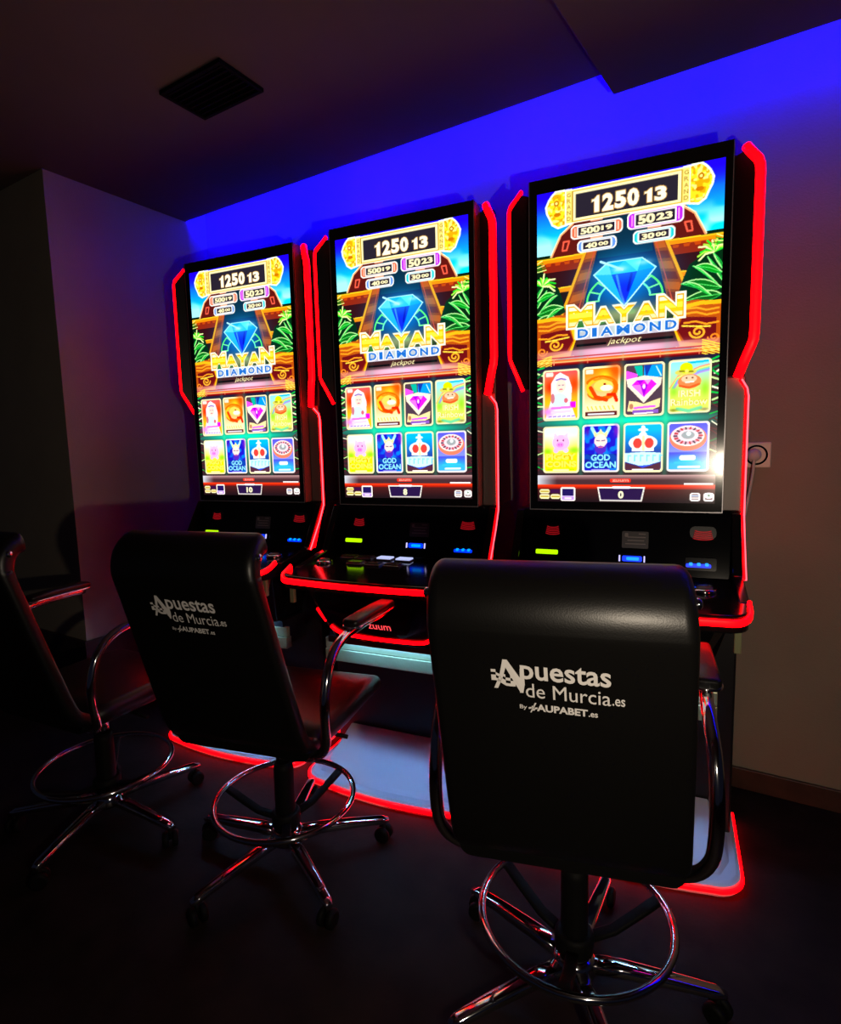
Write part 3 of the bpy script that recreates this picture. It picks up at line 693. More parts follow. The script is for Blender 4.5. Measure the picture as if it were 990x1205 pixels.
    for i in range(6): line([(x0 + 0.03 + i * 0.034, 1.568), (x0 + 0.03 + i * 0.034, 1.600)], (0.45, 0.82, 0.90), 0.008); line([(x0 + 0.03 + i * 0.034, 1.570), (x0 + 0.044 + i * 0.034, 1.570)], (0.5, 0.85, 0.9), 0.007)
    poly([(x0 + 0.014, 1.612), (cx, 1.640), (x1 - 0.014, 1.612), (x1 - 0.014, 1.655), (x0 + 0.014, 1.655)], (0.32, 0.15, 0.22)); poly([(cx - 0.03, 1.63), (x1 - 0.05, 1.622), (cx, 1.642)], (0.2, 0.3, 0.9)); line([(cx - 0.055, 1.652), (cx + 0.055, 1.652)], (1.0, 0.95, 0.9), 0.009)
    # 8 roulette wheel
    x0, x1 = xs[3]; cx = (x0 + x1) / 2; y0, y1 = 1.381, 1.665
    card(x0, y0, x1, y1, grad((0.35, 0.35, 0.90), (0.55, 0.62, 1.0), 1.40, 1.60), (1.0, 0.92, 0.92))
    ell(cx, 1.475, 0.096, 0.072, (0.98, 0.50, 0.38)); ell(cx - 0.002, 1.462, 0.086, 0.058, (1.0, 0.93, 0.90)); ell(cx - 0.002, 1.462, 0.074, 0.048, (0.85, 0.62, 0.70))
    for i in range(18):
        a = 2 * PI * i / 18
        line([(cx + 0.055 * math.cos(a), 1.462 + 0.036 * math.sin(a)), (cx + 0.073 * math.cos(a), 1.462 + 0.047 * math.sin(a))], ((0.75, 0.12, 0.15), (0.25, 0.18, 0.25))[i % 2], 0.008)
    ell(cx, 1.460, 0.054, 0.034, (0.95, 0.86, 0.88)); ell(cx, 1.458, 0.034, 0.022, (0.62, 0.65, 0.66)); ell(cx + 0.003, 1.450, 0.012, 0.012, (0.95, 1.0, 1.0))
    blend(pm(box4(x0 + 0.012, 1.555, x1 - 0.012, y1 - 0.012)), grad((0.30, 0.25, 0.95), (0.2, 0.7, 1.0), 1.55, 1.62)); glow(cx, 1.60, 0.07, 0.035, (0.0, 0.85, 1.0), 0.9)
    rr(cx - 0.042, 1.572, cx + 0.042, 1.600, 0.012, (0.96, 1.0, 1.0)); line([(cx - 0.065, 1.615), (cx + 0.065, 1.612)], (0.2, 0.75, 1.0), 0.012); line([(cx - 0.045, 1.640), (cx + 0.06, 1.638)], (0.85, 0.95, 1.0), 0.014)
    # dark corners of the tile field
    # ---- bottom bar
    blend((Y > 1.683).astype(float), (0.17, 0.10, 0.11))
    blend(((Y > 1.683) & (Y < 1.75)).astype(float), grad((0.72, 0.55, 0.55), (0.28, 0.16, 0.18), 1.685, 1.715))
    blend(((Y > 1.683) & (Y < 1.75)).astype(float) * np.clip(1 - X / 0.12, 0, 1), (0.85, 0.88, 0.92), 0.9)
    blend(((Y > 1.742) & (Y < 1.768)).astype(float), grad((1.0, 0.22, 0.05), (0.55, 0.08, 0.05), 1.745, 1.768))
    blend((Y > 1.768).astype(float), grad((0.30, 0.10, 0.10), (0.12, 0.06, 0.08), 1.77, 1.84))
    rr(0.435, 1.706, 0.553, 1.728, 0.008, (1.0, 0.15, 0.08))
    text('zuum', 0.447, 1.710, 0.541, 1.725, (1.0, 0.62, 0.55), 0.03)
    line([(0.845, 1.737), (0.905, 1.737)], (0.97, 0.95, 0.95), 0.012); line([(0.915, 1.737), (0.985, 1.737)], (0.97, 0.95, 0.95), 0.012)
    rr(0.012, 1.772, 0.075, 1.798, 0.012, (1.0, 0.95, 0.72)); rr(0.012, 1.803, 0.075, 1.832, 0.012, (1.0, 0.95, 0.72)); rr(0.080, 1.803, 0.140, 1.832, 0.012, (1.0, 0.95, 0.72))
    for a, b in ((0.022, 1.785), (0.022, 1.817), (0.090, 1.817)): line([(a, b), (a + 0.042, b)], (0.72, 0.62, 0.18), 0.012)
    poly(box4(0.080, 1.772, 0.138, 1.797), (0.22, 0.05, 0.25))
    rr(0.142, 1.757, 0.232, 1.845, 0.012, (1.0, 0.97, 0.92)); poly(box4(0.152, 1.768, 0.222, 1.812), (0.12, 0.07, 0.35)); rr(0.150, 1.814, 0.225, 1.838, 0.008, (0.72, 0.55, 1.0)); line([(0.17, 1.826), (0.205, 1.826)], (0.95, 0.9, 1.0), 0.010)
    poly([(0.362, 1.757), (0.632, 1.757), (0.616, 1.842), (0.377, 1.842)], (0.95, 0.93, 0.88)); poly([(0.371, 1.765), (0.623, 1.765), (0.609, 1.834), (0.384, 1.834)], (0.15, 0.07, 0.26)); line([(0.455, 1.758), (0.545, 1.758)], (1.0, 0.97, 1.0), 0.014)
    for x in (0.872, 0.942):
        rr(x, 1.788, x + 0.054, 1.836, 0.012, (1.0, 0.97, 0.95)); rr(x + 0.007, 1.795, x + 0.047, 1.829, 0.008, (0.55, 0.45, 0.45))
    line([(0.882, 1.805), (0.916, 1.805)], (0.75, 0.85, 1.0), 0.008); line([(0.882, 1.818), (0.916, 1.818)], (0.95, 0.92, 0.9), 0.008); ell(0.969, 1.803, 0.020, 0.018, (1.0, 1.0, 1.0)); ell(0.969, 1.803, 0.007, 0.007, (0.5, 0.6, 0.5))

    img = np.clip(img, 0, 1)
    img = img.reshape(H, SS, W, SS, 3).mean((1, 3))
    lin = np.where(img <= 0.04045, img / 12.92, ((img + 0.055) / 1.055) ** 2.4)
    return lin

SW, SZ0, SZ1 = 0.2525, 1.0290, 1.9580
def screen_mesh():
    lin = make_screen()
    xs = np.linspace(-SW, SW, W + 1); zs = np.linspace(SZ1, SZ0, H + 1)
    gx, gz = np.meshgrid(xs, zs)
    v = np.stack([gx, np.zeros_like(gx), gz], -1).reshape(-1, 3)
    i = np.arange(H)[:, None] * (W + 1) + np.arange(W)[None]
    f = np.stack([i + W + 1, i + W + 2, i + 1, i], -1).reshape(-1, 4)
    me = bpy.data.meshes.new('screen_image')
    me.vertices.add(len(v)); me.vertices.foreach_set('co', v.ravel().astype(np.float32))
    me.loops.add(f.size); me.loops.foreach_set('vertex_index', f.ravel().astype(np.int32))
    me.polygons.add(len(f))
    me.polygons.foreach_set('loop_start', np.arange(0, f.size, 4, dtype=np.int32))
    me.update(calc_edges=True)
    at = me.attributes.new('picture', 'FLOAT_COLOR', 'FACE')
    c = np.concatenate([lin.reshape(-1, 3), np.ones((W * H, 1))], 1)
    at.data.foreach_set('color', c.ravel().astype(np.float32))
    m = bpy.data.materials.new('lit_display')
    m.use_nodes = True
    nt = m.node_tree
    b = nt.nodes['Principled BSDF']
    b.inputs['Base Color'].default_value = (0.01, 0.01, 0.012, 1)
    b.inputs['Roughness'].default_value = 0.16
    a = nt.nodes.new('ShaderNodeAttribute'); a.attribute_name = 'picture'
    nt.links.new(a.outputs['Color'], b.inputs['Emission Color'])
    b.inputs['Emission Strength'].default_value = 1.35
    me.materials.append(m)
    return me
SCREEN = screen_mesh()

# ------------------------------------------------------------------ slot machines. local x = across, local -y = towards the player
MROT = 0.13004
def V3(u, v, z): return (u, -v, z)

def text_part(name, s, material, parent, x0, x1, z0, z1, y, bold=0.0, shear=0.0):
    P, T = text_fit(s, x0, x1, z0, z1, bold, shear)
    m = MB()
    m.add([(p[0], y, p[1]) for p in P], [tuple(int(i) for i in t) for t in T])
    return m.build(name, material, parent)

def led(name, path, wa, wb, parent, up):
    """a red light line: wide diffuser with a brighter narrow core standing proud of it"""
    return MB().sweep(path, rrect(wa, wb, min(wa, wb) * 0.45, 3), 0, True, up).build(name, M_red, parent)

def plan_outline(hw, vb, vf, bow, rad, n=6):
    """right-hand half-and-half outline of a plate seen from above: back-left round the front to back-right"""
    pts = [(-hw, vb)]
    for i in range(n + 1):
        a = PI + (PI / 2) * i / n
        pts.append((-hw + rad + rad * math.cos(a), vf - rad - rad * math.sin(a)))
    for i in range(1, 10):
        u = -hw + rad + (2 * hw - 2 * rad) * i / 10
        pts.append((u, vf + bow * (1 - ((u) / (hw - rad)) ** 2)))
    for i in range(n + 1):
        a = PI * 1.5 + (PI / 2) * i / n
        pts.append((hw - rad + rad * math.cos(a), vf - rad - rad * math.sin(a)))
    pts.append((hw, vb))
    return pts

def slot_machine(loc, label, credit):
    t = empty('slot_machine', loc, MROT, label, 'slot machine', 'row of slot machines along the back wall')
    # cabinet
    m = MB()
    prof = [(-0.05, 1.002), (-0.235, 1.002), (-0.305, 0.93), (-0.305, 0.01), (-0.005, 0.01), (-0.005, 0.80)]
    m.prism(prof, lambda p: V3(-0.325, p[0], p[1]), lambda p: V3(0.325, p[0], p[1]))
    prof = [(-0.062, 1.985), (-0.085, 1.985), (-0.11, 1.80), (-0.21, 1.53), (-0.245, 1.15), (-0.255, 1.0), (-0.062, 1.0)]
    m.prism(prof, lambda p: V3(-0.268, p[0], p[1]), lambda p: V3(0.325, p[0], p[1]))
    m.build('cabinet', M_satin, t, bevel=0.006)
    # grey side panels beside the lower half of the screen
    MB().box(0.278, 0.3265, 0.048, 0.060, 1.003, 1.385).build('side_panel', M_grey, t, bevel=0.003)
    # monitor
    mo = MB().box(-0.276, 0.276, 0.006, 0.062, 1.0015, 2.0).build('monitor', M_grey, t, bevel=0.003)
    m = MB()
    m.box(-0.276, 0.276, 0.0, 0.0055, 1.0015, 2.0)
    m.build('bezel', M_black, mo, bevel=0.0015)
    m = MB()
    for a in ((-0.276, 0.276, 1.0015, 1.0045), (-0.276, -0.2735, 1.0045, 1.9975), (0.2735, 0.276, 1.0045, 1.9975)):
        m.box(a[0], a[1], -0.0008, 0.0, a[2], a[3])
    m.build('bezel_edge', M_rim, mo)
    sc = link('screen_image', SCREEN, mo); sc.location = (0.0025, -0.0012, 0)
    wd = 0.016 * len(credit)
    text_part('credit_number', credit, M_credit, mo, 0.0015 - wd / 2, 0.0015 + wd / 2, 1.0405, 1.0635, -0.0022, 0.05)
    # wings with their red light lines
    for s in (-1, 1):
        fw = lambda u: -0.058 + (u - 0.2765) / 0.056 * 0.066          # the wing flares forward
        w = [(0.2775, 1.978), (0.306, 1.978), (0.331, 1.925), (0.331, 1.475), (0.303, 1.388), (0.2775, 1.388)]
        wing = MB().prism(w, lambda p: V3(s * p[0], fw(p[0]) - 0.035, p[1]), lambda p: V3(s * p[0], fw(p[0]), p[1])).build('wing_panel', M_satin, t, bevel=0.002)
        pts = [(0.3055, 1.988), (0.317, 1.965), (0.332, 1.937), (0.3365, 1.922), (0.3375, 1.90), (0.3375, 1.70), (0.3375, 1.50), (0.336, 1.478), (0.331, 1.462), (0.318, 1.425), (0.304, 1.382)]
        path = [V3(s * a, fw(min(a, 0.3325)) - 0.006, z) for a, z in pts]
        led('light_line', path, 0.024 if s > 0 else 0.011, 0.020 if s > 0 else 0.015, wing, (0, -1, 0))
        ck = MB().prism([(-0.05, 1.0), (-0.035, 0.995), (0.062, 0.835), (0.235, 0.805), (0.235, 0.765), (-0.05, 0.765)], lambda p: V3(s * 0.302, p[0], p[1]), lambda p: V3(s * 0.3265, p[0], p[1])).build('cheek', M_black, t, bevel=0.003)
        if s < 0: continue
        # light line down the edge of the side panel and cheek
        pts = [(0.312, -0.035, 1.375), (0.327, -0.047, 1.352), (0.331, -0.048, 1.33), (0.331, -0.048, 1.15), (0.331, -0.048, 0.99), (0.331, -0.015, 0.93), (0.331, 0.058, 0.825)]
        path = [V3(s * a, v, z) for a, v, z in pts]
        MB().sweep(path, rrect(0.011, 0.008, 0.0035, 3), 0, True, (1, 0, 0)).build('light_line', M_red, ck)
        MB().sweep([(p[0] + s * 0.003, p[1] - 0.0038, p[2]) for p in path], rrect(0.004, 0.005, 0.0015, 2), 0, True, (1, 0, 0)).build('light_core', M_redhot, ck)
        MB().prism([(-0.046, 0.985), (-0.040, 0.955), (0.018, 0.826), (0.052, 0.826)], lambda p: V3(s * 0.3262, p[0], p[1]), lambda p: V3(s * 0.3285, p[0], p[1])).build('side_light', M_red, ck)
    # slot panel under the screen
    m = MB().prism([(-0.042, 1.0), (0.0, 0.812), (-0.02, 0.812), (-0.055, 1.0)], lambda p: V3(-0.3015, p[0], p[1]), lambda p: V3(0.3015, p[0], p[1]))
    pn = m.build('slot_panel', M_panel, t)
    def on(u, z, k=0.0):     # point on the panel face, k proud of it
        v = -0.042 + (1.0 - z) / 0.188 * 0.042
        return (u, -(v + k), z)
    def plate(name, mt, u, z, w, h, k, parent=pn, r=0.0):
        mm = MB()
        P = rrect(w, h, r if r else min(w, h) * 0.2, 3)
        mm.prism(P, lambda p: on(u + p[0], z + p[1], -0.002), lambda p: on(u + p[0], z + p[1], k))
        return mm.build(name, mt, parent)
    for u, w in ((-0.207, 0.058), (0.229, 0.070)):
        sp = plate('speaker_grille', M_satin, u, 0.940, w, 0.036, 0.004, r=0.014)
        mm = MB()
        for i in range(5):
            mm.sweep([on(u + w * 0.40 * math.cos(a) * (1 - i * 0.05), 0.926 + i * 0.0055 + 0.006 * math.sin(a), 0.0055) for a in np.linspace(PI * 1.1, PI * 1.9, 9)], rrect(0.0028, 0.0028, 0.001, 2), up=(0, -1, 0))
        mm.build('red_emblem', M_emblem, sp)
    nt = plate('notice_label', M_note, 0.043, 0.912, 0.076, 0.050, 0.002, r=0.003)
    mm = MB()
    for i, (a, b) in enumerate(((0.010, 0.030), (-0.022, 0.030), (-0.022, 0.026), (-0.028, 0.030))):
        z = 0.930 - i * 0.010
        mm.prism([(a, -0.0015), (b, -0.0015), (b, 0.0015), (a, 0.0015)], lambda p: on(0.043 + p[0], z + p[1], 0.002), lambda p: on(0.043 + p[0], z + p[1], 0.0026))
    mm.prism(rrect(0.010, 0.012, 0.003, 2), lambda p: on(0.018 + p[0], 0.926 + p[1], 0.002), lambda p: on(0.018 + p[0], 0.926 + p[1], 0.0026))
    mm.build('notice_print', M_notetext, nt)
    gs = plate('bill_slot', M_black, -0.222, 0.858, 0.080, 0.042, 0.010, r=0.006)
    plate('green_light', M_green, -0.222, 0.866, 0.070, 0.0135, 0.014, gs, r=0.003)
    ts = plate('ticket_slot', M_black, 0.034, 0.856, 0.082, 0.030, 0.008, r=0.005)
    plate('blue_light', M_blue, 0.036, 0.857, 0.056, 0.016, 0.012, ts, r=0.004)
    plate('cyan_light', M_cyan, 0.038, 0.8575, 0.036, 0.009, 0.014, ts, r=0.003)
    for u in (0.000, 0.071): plate('edge_light', M_violet, u, 0.857, 0.004, 0.018, 0.012, ts)
    cs = plate('card_slot', M_black, 0.224, 0.851, 0.082, 0.036, 0.010, r=0.005)
    plate('blue_light', M_blue, 0.218, 0.847, 0.066, 0.010, 0.014, cs, r=0.003)
    for i in range(3): plate('light_dot', M_cyan, 0.198 + i * 0.021, 0.851, 0.010, 0.008, 0.016, cs, r=0.003)
    # button deck
    ol = plan_outline(0.318, 0.0, 0.345, 0.016, 0.055)
    dk = MB().prism(ol, lambda p: V3(p[0], p[1], 0.756), lambda p: V3(p[0], p[1], 0.812 - 0.012 * p[1] / 0.36)).build('button_deck', M_black, t, bevel=0.004)
    fr = [p for p in ol if p[1] > 0.285]
    path = [V3(ol[1][0] - 0.003, 0.262, 0.812)] + [V3(p[0] * 1.01, p[1] + 0.004, 0.783 + 0.024 * max(0, (0.335 - p[1]) / 0.07)) for p in fr] + [V3(ol[-2][0] + 0.003, 0.262, 0.812)]
    led('light_line', path, 0.010, 0.018, dk, (0, 0, 1))
    ztop = lambda v: 0.812 - 0.012 * v / 0.36
    def key(u, v, w, d, lit):
        mm = MB().box(u - w / 2, u + w / 2, -v - d / 2, -v + d / 2, ztop(v) - 0.002, ztop(v) + 0.005)
        b = mm.build('key_frame', M_rim, dk, bevel=0.002)
        MB().box(u - w / 2 + 0.004, u + w / 2 - 0.004, -v - d / 2 + 0.004, -v + d / 2 - 0.004, ztop(v) + 0.004, ztop(v) + 0.010).build('key_cap', M_keylit if lit else M_key, dk, bevel=0.002)
    for i, u in enumerate((-0.210, -0.140, -0.062, 0.014)): key(u, 0.052, 0.062, 0.045, i >= 2)
    for u in (-0.135, -0.065, 0.010): key(u, 0.135, 0.062, 0.042, False)
    for u in (-0.258, 0.228):
        MB().lathe([(0.030, ztop(0.15) - 0.003), (0.030, ztop(0.15) + 0.006), (0.026, ztop(0.15) + 0.010), (0.022, ztop(0.15) + 0.010)], 24, c=(u, -0.15)).build('button_ring', M_chrome, dk)
        MB().lathe([(0.021, ztop(0.15)), (0.021, ztop(0.15) + 0.012), (0.015, ztop(0.15) + 0.016), (0.004, ztop(0.15) + 0.017)], 24, c=(u, -0.15)).build('spin_button', M_key, dk)
    # belly below the deck
    top = [(-0.285, 0.0), (-0.285, 0.24), (-0.25, 0.285), (0.0, 0.295), (0.25, 0.285), (0.285, 0.24), (0.285, 0.0)]
    bot = [(-0.235, 0.0), (-0.235, 0.16), (-0.19, 0.20), (0.0, 0.208), (0.19, 0.20), (0.235, 0.16), (0.235, 0.0)]
    be = MB().rings([[V3(p[0], p[1], 0.5535) for p in bot], [V3(p[0], p[1], 0.7555) for p in top]], smooth=False).build('belly', M_panel, t, bevel=0.004)
    fz = lambda z: 0.204 + (z - 0.5535) / 0.202 * 0.087          # front face of the belly at height z
    path = smooth_path([V3(-0.192, fz(0.61) - 0.002, 0.604), V3(-0.165, fz(0.58) + 0.003, 0.582), V3(-0.12, fz(0.57) + 0.006, 0.574), V3(0.0, fz(0.57) + 0.008, 0.572), V3(0.12, fz(0.57) + 0.006, 0.574), V3(0.165, fz(0.58) + 0.003, 0.582), V3(0.194, fz(0.61) - 0.002, 0.606)], 4)
    led('light_line', path, 0.008, 0.012, be, (0, 0, 1))
    for s in (-1, 1):
        path = [V3(s * 0.213, fz(0.622) - 0.010, 0.618), V3(s * 0.236, fz(0.665) - 0.012, 0.665)]
        led('side_light', path, 0.008, 0.010, be, (0, 1, 0))
    P, T = text_fit('zuum', -0.042, 0.042, 0.612, 0.630, 0.0)
    MB().add([V3(p[0] + 0.004, fz(p[1]) + 0.0052, p[1]) for p in P], [tuple(int(i) for i in q) for q in T]).build('red_logo', M_logo_red, be)
    for s in (-1, 1):
        MB().box(s * 0.288, s * 0.304, -0.30, -0.285, 0.695, 0.758).build('bracket', M_steel, t, bevel=0.002)
    # steel plate and hidden lamp under the belly
    m = MB(); m.box(-0.268, 0.268, -0.150, -0.130, 0.492, 0.530); m.box(-0.268, 0.268, -0.154, -0.122, 0.446, 0.490)
    m.build('steel_plate', M_steel, t, bevel=0.002)
    MB().box(-0.25, 0.25, -0.148, -0.004, 0.452, 0.5535).build('under_plate', M_satin, t)
    MB().box(-0.185, 0.185, -0.184, -0.166, 0.5465, 0.5525).build('under_light', M_cool, t)
    MB().box(-0.225, 0.225, -0.197, -0.190, 0.533, 0.5535).build('lamp_shield', M_satin, t)  # added lip that keeps the lamp's light off the chair seats
    # foot plinth with a sloping white plate
    ol = plan_outline(0.338, -0.13, 0.236, 0.026, 0.075, 8)
    n = len(ol)
    def inset(p, d): return (p[0] * (1 - d / 0.338), p[1] - d if p[1] > 0.15 else p[1])
    m = MB().rings([[V3(*p, 0.0) for p in ol], [V3(*p, 0.028) for p in ol], [V3(*inset(p, 0.010), 0.034) for p in ol]], smooth=False)
    pl = m.build('plinth', M_white, t)
    path = [V3(p[0] * 1.012, p[1] + (0.004 if p[1] > 0.1 else 0), 0.018) for p in ol]
    led('light_line', path, 0.008, 0.014, pl, (0, 0, 1))
    m = MB()
    low = [(-0.315, 0.02), (-0.312, 0.13), (-0.285, 0.195), (-0.14, 0.222), (0.0, 0.229), (0.14, 0.222), (0.285, 0.195), (0.312, 0.13), (0.315, 0.02)]
    hz = lambda v: 0.040 + 0.092 * (1 - min(1, max(0, v / 0.215))) 
    upv = [(-0.262, 0.0), (-0.268, 0.13), (-0.262, 0.180), (-0.14, 0.205), (0.0, 0.212), (0.14, 0.205), (0.262, 0.180), (0.268, 0.13), (0.262, 0.0)]
    m.add([V3(p[0], p[1], 0.034) for p in low] + [V3(p[0], p[1], hz(p[1])) for p in upv], [(i, i + 1, 10 + i, 9 + i) for i in range(8)] + [tuple(range(17, 8, -1)), (0, 9, 17, 8)])
    m.build('foot_plate', M_white, t, bevel=0.003, ang=0.3)
    return t

slot_machine((-0.376, 1.785, 0), 'slot machine nearest the wall socket, its screen counter at 0', '0')
slot_machine((-1.113, 1.727, 0), 'slot machine in the middle of the three, its screen counter at 8', '8')
slot_machine((-1.851, 1.670, 0), 'slot machine farthest from the socket, its screen counter at 10', '10')

# ------------------------------------------------------------------ chairs. local y = facing direction
BACK = [(-0.12, 0.464), (-0.175, 0.474), (-0.214, 0.502), (-0.236, 0.550), (-0.264, 0.645), (-0.300, 0.775), (-0.330, 0.885)]
BACK += [(-0.266 - 0.085 * math.cos(R), 0.965 + 0.085 * math.sin(R)) for R in [math.radians(q) for q in (-15.6, -6, 4, 14, 25, 37, 50, 65, 80)]]
A0 = Vector((0, -0.228, 0.498)); AD = Vector((0, -0.152, 0.545)).normalized()

def sheet_logo(parent, lean):
    """white print on the back of the chair: flag A, words, and the second line; drawn in the plane of the back, seen from behind"""
    m = MB()
    nrm = Vector((0, -AD.z, AD.y))          # out of the back
    def rear_y(z):
        for a, b in zip(BACK[:-1], BACK[1:]):
            if a[1] <= z <= b[1]: return a[0] + (b[0] - a[0]) * (z - a[1]) / (b[1] - a[1])
        return -0.3
    def at(x, d, k=0.0008):
        z = A0.z + AD.z * d
        p = Vector((x + lean * (z - 0.45) / 0.6, rear_y(z), z)) + nrm * k
        return (p.x, p.y, p.z)
    def txt(s, x0, x1, d0, d1, bold=0.0, tilt=-0.03):
        P, T = text_fit(s, x0, x1, d0, d1, bold)
        m.add([at(p[0], p[1] + tilt * p[0]) for p in P], [tuple(int(i) for i in q) for q in T])
    def pg(pts): m.add([at(*p) for p in pts], [tuple(range(len(pts)))])
    txt('puestas', -0.0545, 0.0770, 0.3775, 0.4200, 0.018)
    txt('de Murcia', -0.0480, 0.0765, 0.3555, 0.3815, 0.0)
    txt('.es', 0.0785, 0.0965, 0.3570, 0.3700, 0.01)
    txt('By', -0.0590, -0.0480, 0.3300, 0.3400, 0.01)
    txt('AUPABET', -0.0330, 0.0430, 0.3305, 0.3440, 0.035)
    txt('.es', 0.0440, 0.0575, 0.3310, 0.3390, 0.02)
    # big A: left foot, apex, long right leg
    pg([(-0.0965, 0.3695), (-0.0905, 0.3695), (-0.0795, 0.3960), (-0.0850, 0.3975)])
    pg([(-0.0870, 0.3930), (-0.0810, 0.3930), (-0.0745, 0.4165), (-0.0800, 0.4240)])
    pg([(-0.0800, 0.4240), (-0.0735, 0.4240), (-0.0490, 0.3800), (-0.0520, 0.3640), (-0.0560, 0.3640), (-0.0770, 0.4105)])
    pg([(-0.0520, 0.3640), (-0.0570, 0.3640), (-0.0550, 0.4090), (-0.0505, 0.4105)])
    # chequered flag
    def fl(i, j):
        x = -0.0995 + 0.0365 * i / 5
        return (x, 0.4045 - 0.0205 * j / 4 - 0.0110 * i / 5 + 0.0022 * math.sin(i * 1.5))
    for i in range(5):
        for j in range(4):
            if (i + j) % 2 == 0 or j in (0, 3) and i % 2 == 0:
                pg([fl(i, j), fl(i + 1, j), fl(i + 1, j + 1), fl(i, j + 1)])
    # small flag before the second name
    for (a, b) in ((-0.0455, 0.3375), (-0.0405, 0.3405), (-0.0405, 0.3345), (-0.0365, 0.3375)):
        pg([(a, b), (a + 0.0045, b + 0.0012), (a + 0.0045, b - 0.0020), (a, b - 0.0032)])
    pg([(-0.0435, 0.3280), (-0.0415, 0.3280), (-0.0330, 0.3470), (-0.0355, 0.3470)])
    return m.build('printed_logo', M_print, parent)

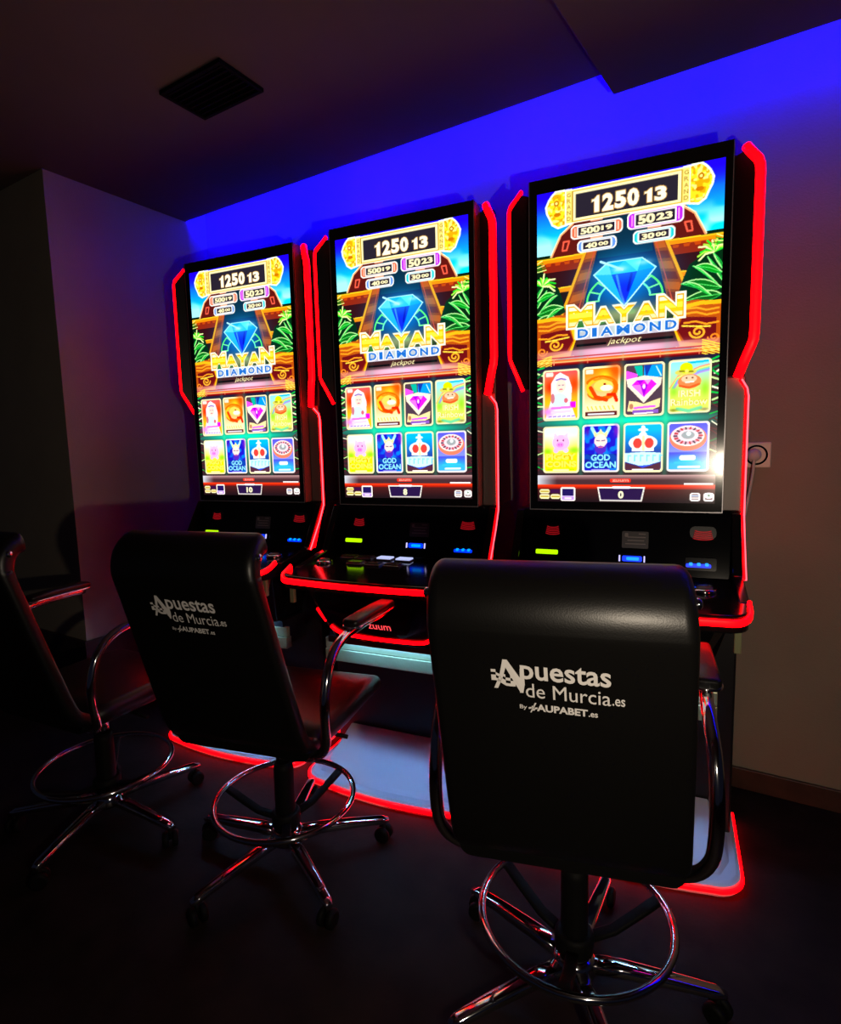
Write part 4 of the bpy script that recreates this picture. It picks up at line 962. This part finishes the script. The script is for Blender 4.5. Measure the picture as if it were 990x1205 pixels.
def chair(loc, yaw, label, star, spin, dz=0.0, lean=0.0, shift=0.0):
    t = empty('swivel_armchair', (loc[0], loc[1], 0), yaw, label, 'chair', 'black swivel armchairs at the slot machines')
    # backrest: padded sling, rear face follows BACK
    m = MB(); R = []
    mid = smooth_path([(0, y, z + dz) for y, z in BACK], 3)
    n = len(mid)
    for i, p in enumerate(mid):
        tg = (mid[min(i + 1, n - 1)] - mid[max(i - 1, 0)]).normalized()
        nn = Vector((0, tg.z, -tg.y))            # forward, into the seat
        k = (p.z - dz - 0.45) / 0.6
        w = 0.412 - 0.022 * k
        th = 0.040
        th += 0.012 * max(0.0, min(1.0, (p.z - dz - 0.90) / 0.08))
        if i == 0: th = 0.03
        if i == n - 1: th, w = 0.040, w - 0.010
        c = p + nn * (th / 2) + Vector((lean * k, 0, 0))
        R.append([Vector((a, 0, 0)) + c + nn * b for a, b in rrect(w, th, th * 0.42, 4)])
    bk = m.rings(R).build('backrest', M_leather, t)
    lg = sheet_logo(bk, lean); lg.location.z = dz
    for s in (-1, 1):
        o = MB().lathe([(0.0085, -0.004), (0.0085, 0.003), (0.005, 0.006), (0.001, 0.0065)], 12).build('corner_bolt', M_chrome, bk)
        o.rotation_euler = (0, s * PI / 2, 0); o.location = (lean * 0.92 + s * 0.196, -0.318, 1.000 + dz)
    # seat cushion
    m = MB(); R = []
    for y, zc, th, w in ((-0.19, 0.485, 0.05, 0.395), (-0.10, 0.492, 0.062, 0.425), (0.02, 0.494, 0.066, 0.435), (0.14, 0.496, 0.066, 0.435), (0.215, 0.492, 0.062, 0.432), (0.255, 0.482, 0.050, 0.425), (0.272, 0.470, 0.028, 0.410)):
        R.append([(a, y, zc + dz + b) for a, b in rrect(w, th, th * 0.45, 4)])
    seat = m.rings(R).build('seat', M_leather, t)
    # arms
    arms = []
    for s in (-1, 1):
        x = s * 0.243
        pts = [(x * 1.13, 0.16, 0.752), (x * 1.09, 0.07, 0.755), (x * 1.06, 0.0, 0.754), (x * 1.02, -0.065, 0.747), (x, -0.118, 0.726), (x, -0.160, 0.685), (x, -0.182, 0.625), (x, -0.184, 0.565), (x * 0.98, -0.175, 0.510), (x * 0.88, -0.160, 0.470), (x * 0.68, -0.145, 0.452), (x * 0.42, -0.120, 0.447)]
        ar = MB().tube(smooth_path([(a, b, c + dz) for a, b, c in pts], 4), 0.0125, 12).build('armrest_frame', M_chrome, t)
        arms.append(ar)
        px = lambda yy: x * (1.06 + yy * 0.44)
        MB().sweep([(px(yy), yy, 0.774 + dz + zz) for yy, zz in ((-0.048, -0.002), (-0.038, 0.0), (0.03, 0.002), (0.10, 0.002), (0.168, 0.0), (0.180, -0.003))], rrect(0.050, 0.020, 0.008, 3), 0, True, (0, 0, 1), scales=[0.7, 1, 1, 1, 1, 0.6]).build('arm_pad', M_leather, ar)
        m = MB()
        P = [(px(b + 0.066) + a, b + 0.066, 0.764 + dz) for a, b in rrect(0.052, 0.230, 0.024, 6)]
        MB().tube(P, 0.0032, 6, closed=True).build('arm_pad_rim', M_chrome, ar)
    # mechanism, post, foot ring, star base
    MB().box(-0.09, 0.09, -0.10, 0.09, 0.425 + dz, 0.462 + dz).build('seat_mechanism', M_rubber, t, bevel=0.008)
    MB().tube([(0.08, 0.0, 0.435 + dz), (0.17, 0.01, 0.43 + dz), (0.205, 0.012, 0.425 + dz)], 0.006, 8).build('height_lever', M_rubber, t)
    MB().lathe([(0.020, 0.29), (0.020, 0.43 + dz)], 18).build('piston', M_chrome, t)
    MB().lathe([(0.034, 0.075), (0.034, 0.14), (0.029, 0.16), (0.029, 0.29), (0.026, 0.31)], 20).build('gas_post', M_rubber, t)
    fr = MB().tube([(0.200 * math.cos(2 * PI * i / 48), 0.200 * math.sin(2 * PI * i / 48), 0.200) for i in range(48)], 0.0085, 10, closed=True).build('foot_ring', M_chrome, t)
    MB().lathe([(0.036, 0.112), (0.042, 0.120), (0.042, 0.152), (0.036, 0.160)], 20).build('ring_collar', M_rubber, fr)
    for i in range(3):
        a = spin + 2 * PI * i / 3
        c, s_ = math.cos(a), math.sin(a)
        MB().sweep([(0.034 * c, 0.034 * s_, 0.134), (0.09 * c, 0.09 * s_, 0.142), (0.15 * c, 0.15 * s_, 0.172), (0.195 * c, 0.195 * s_, 0.196)], rrect(0.026, 0.012, 0.004, 2), 0, True, (0, 0, 1)).build('ring_spoke', M_rubber, fr)
    fr.rotation_euler = (0, 0, -yaw)
    hb = MB().lathe([(0.045, 0.066), (0.047, 0.075), (0.045, 0.100), (0.034, 0.108)], 22).build('base_hub', M_chrome, t)
    for i in range(5):
        a = star - yaw + 2 * PI * i / 5
        c, s_ = math.cos(a), math.sin(a)
        lgp = MB().sweep([(0.036 * c, 0.036 * s_, 0.084), (0.10 * c, 0.10 * s_, 0.083), (0.20 * c, 0.20 * s_, 0.076), (0.285 * c, 0.285 * s_, 0.068), (0.306 * c, 0.306 * s_, 0.064)], rrect(0.034, 0.024, 0.009, 3), 0, True, (0, 0, 1), scales=[1.15, 1.1, 0.95, 0.82, 0.5]).build('base_leg', M_chrome, t)
        cs = MB()
        ca = a + 0.9 + i * 0.7
        for q in (-1, 1):
            ctr = Vector((0.290 * c, 0.290 * s_, 0.0245)); ax = Vector((math.cos(ca), math.sin(ca), 0)); px = Vector((-math.sin(ca), math.cos(ca), 0))
            RR = []
            for (r, off) in ((0.019, 0.005), (0.024, 0.008), (0.024, 0.019), (0.018, 0.023)):
                RR.append([ctr + ax * (q * off) + px * (r * math.cos(2 * PI * j / 16)) + Vector((0, 0, r * math.sin(2 * PI * j / 16))) for j in range(16)])
            cs.rings(RR)
        cs.lathe([(0.006, 0.024), (0.006, 0.060)], 8, c=(0.290 * c, 0.290 * s_))
        cs.build('caster', M_rubber, lgp)
    for o in (bk, seat, *arms): o.location.x = shift
    return t

R_ = math.radians
chair((-0.322, 1.129), 0.28, 'black leather swivel armchair with a white logo in front of the nearest machine', R_(18), R_(40), -0.019, -0.020, -0.013)
chair((-1.178, 1.128), 0.2354, 'black leather swivel armchair before the middle machine, seen from behind at an angle', R_(46), R_(75), -0.019, -0.026)
chair((-1.830, 0.970), 0.10, 'black swivel armchair farthest from the camera, lost in the dark beside the far wall', R_(4), R_(20), -0.03, -0.02)
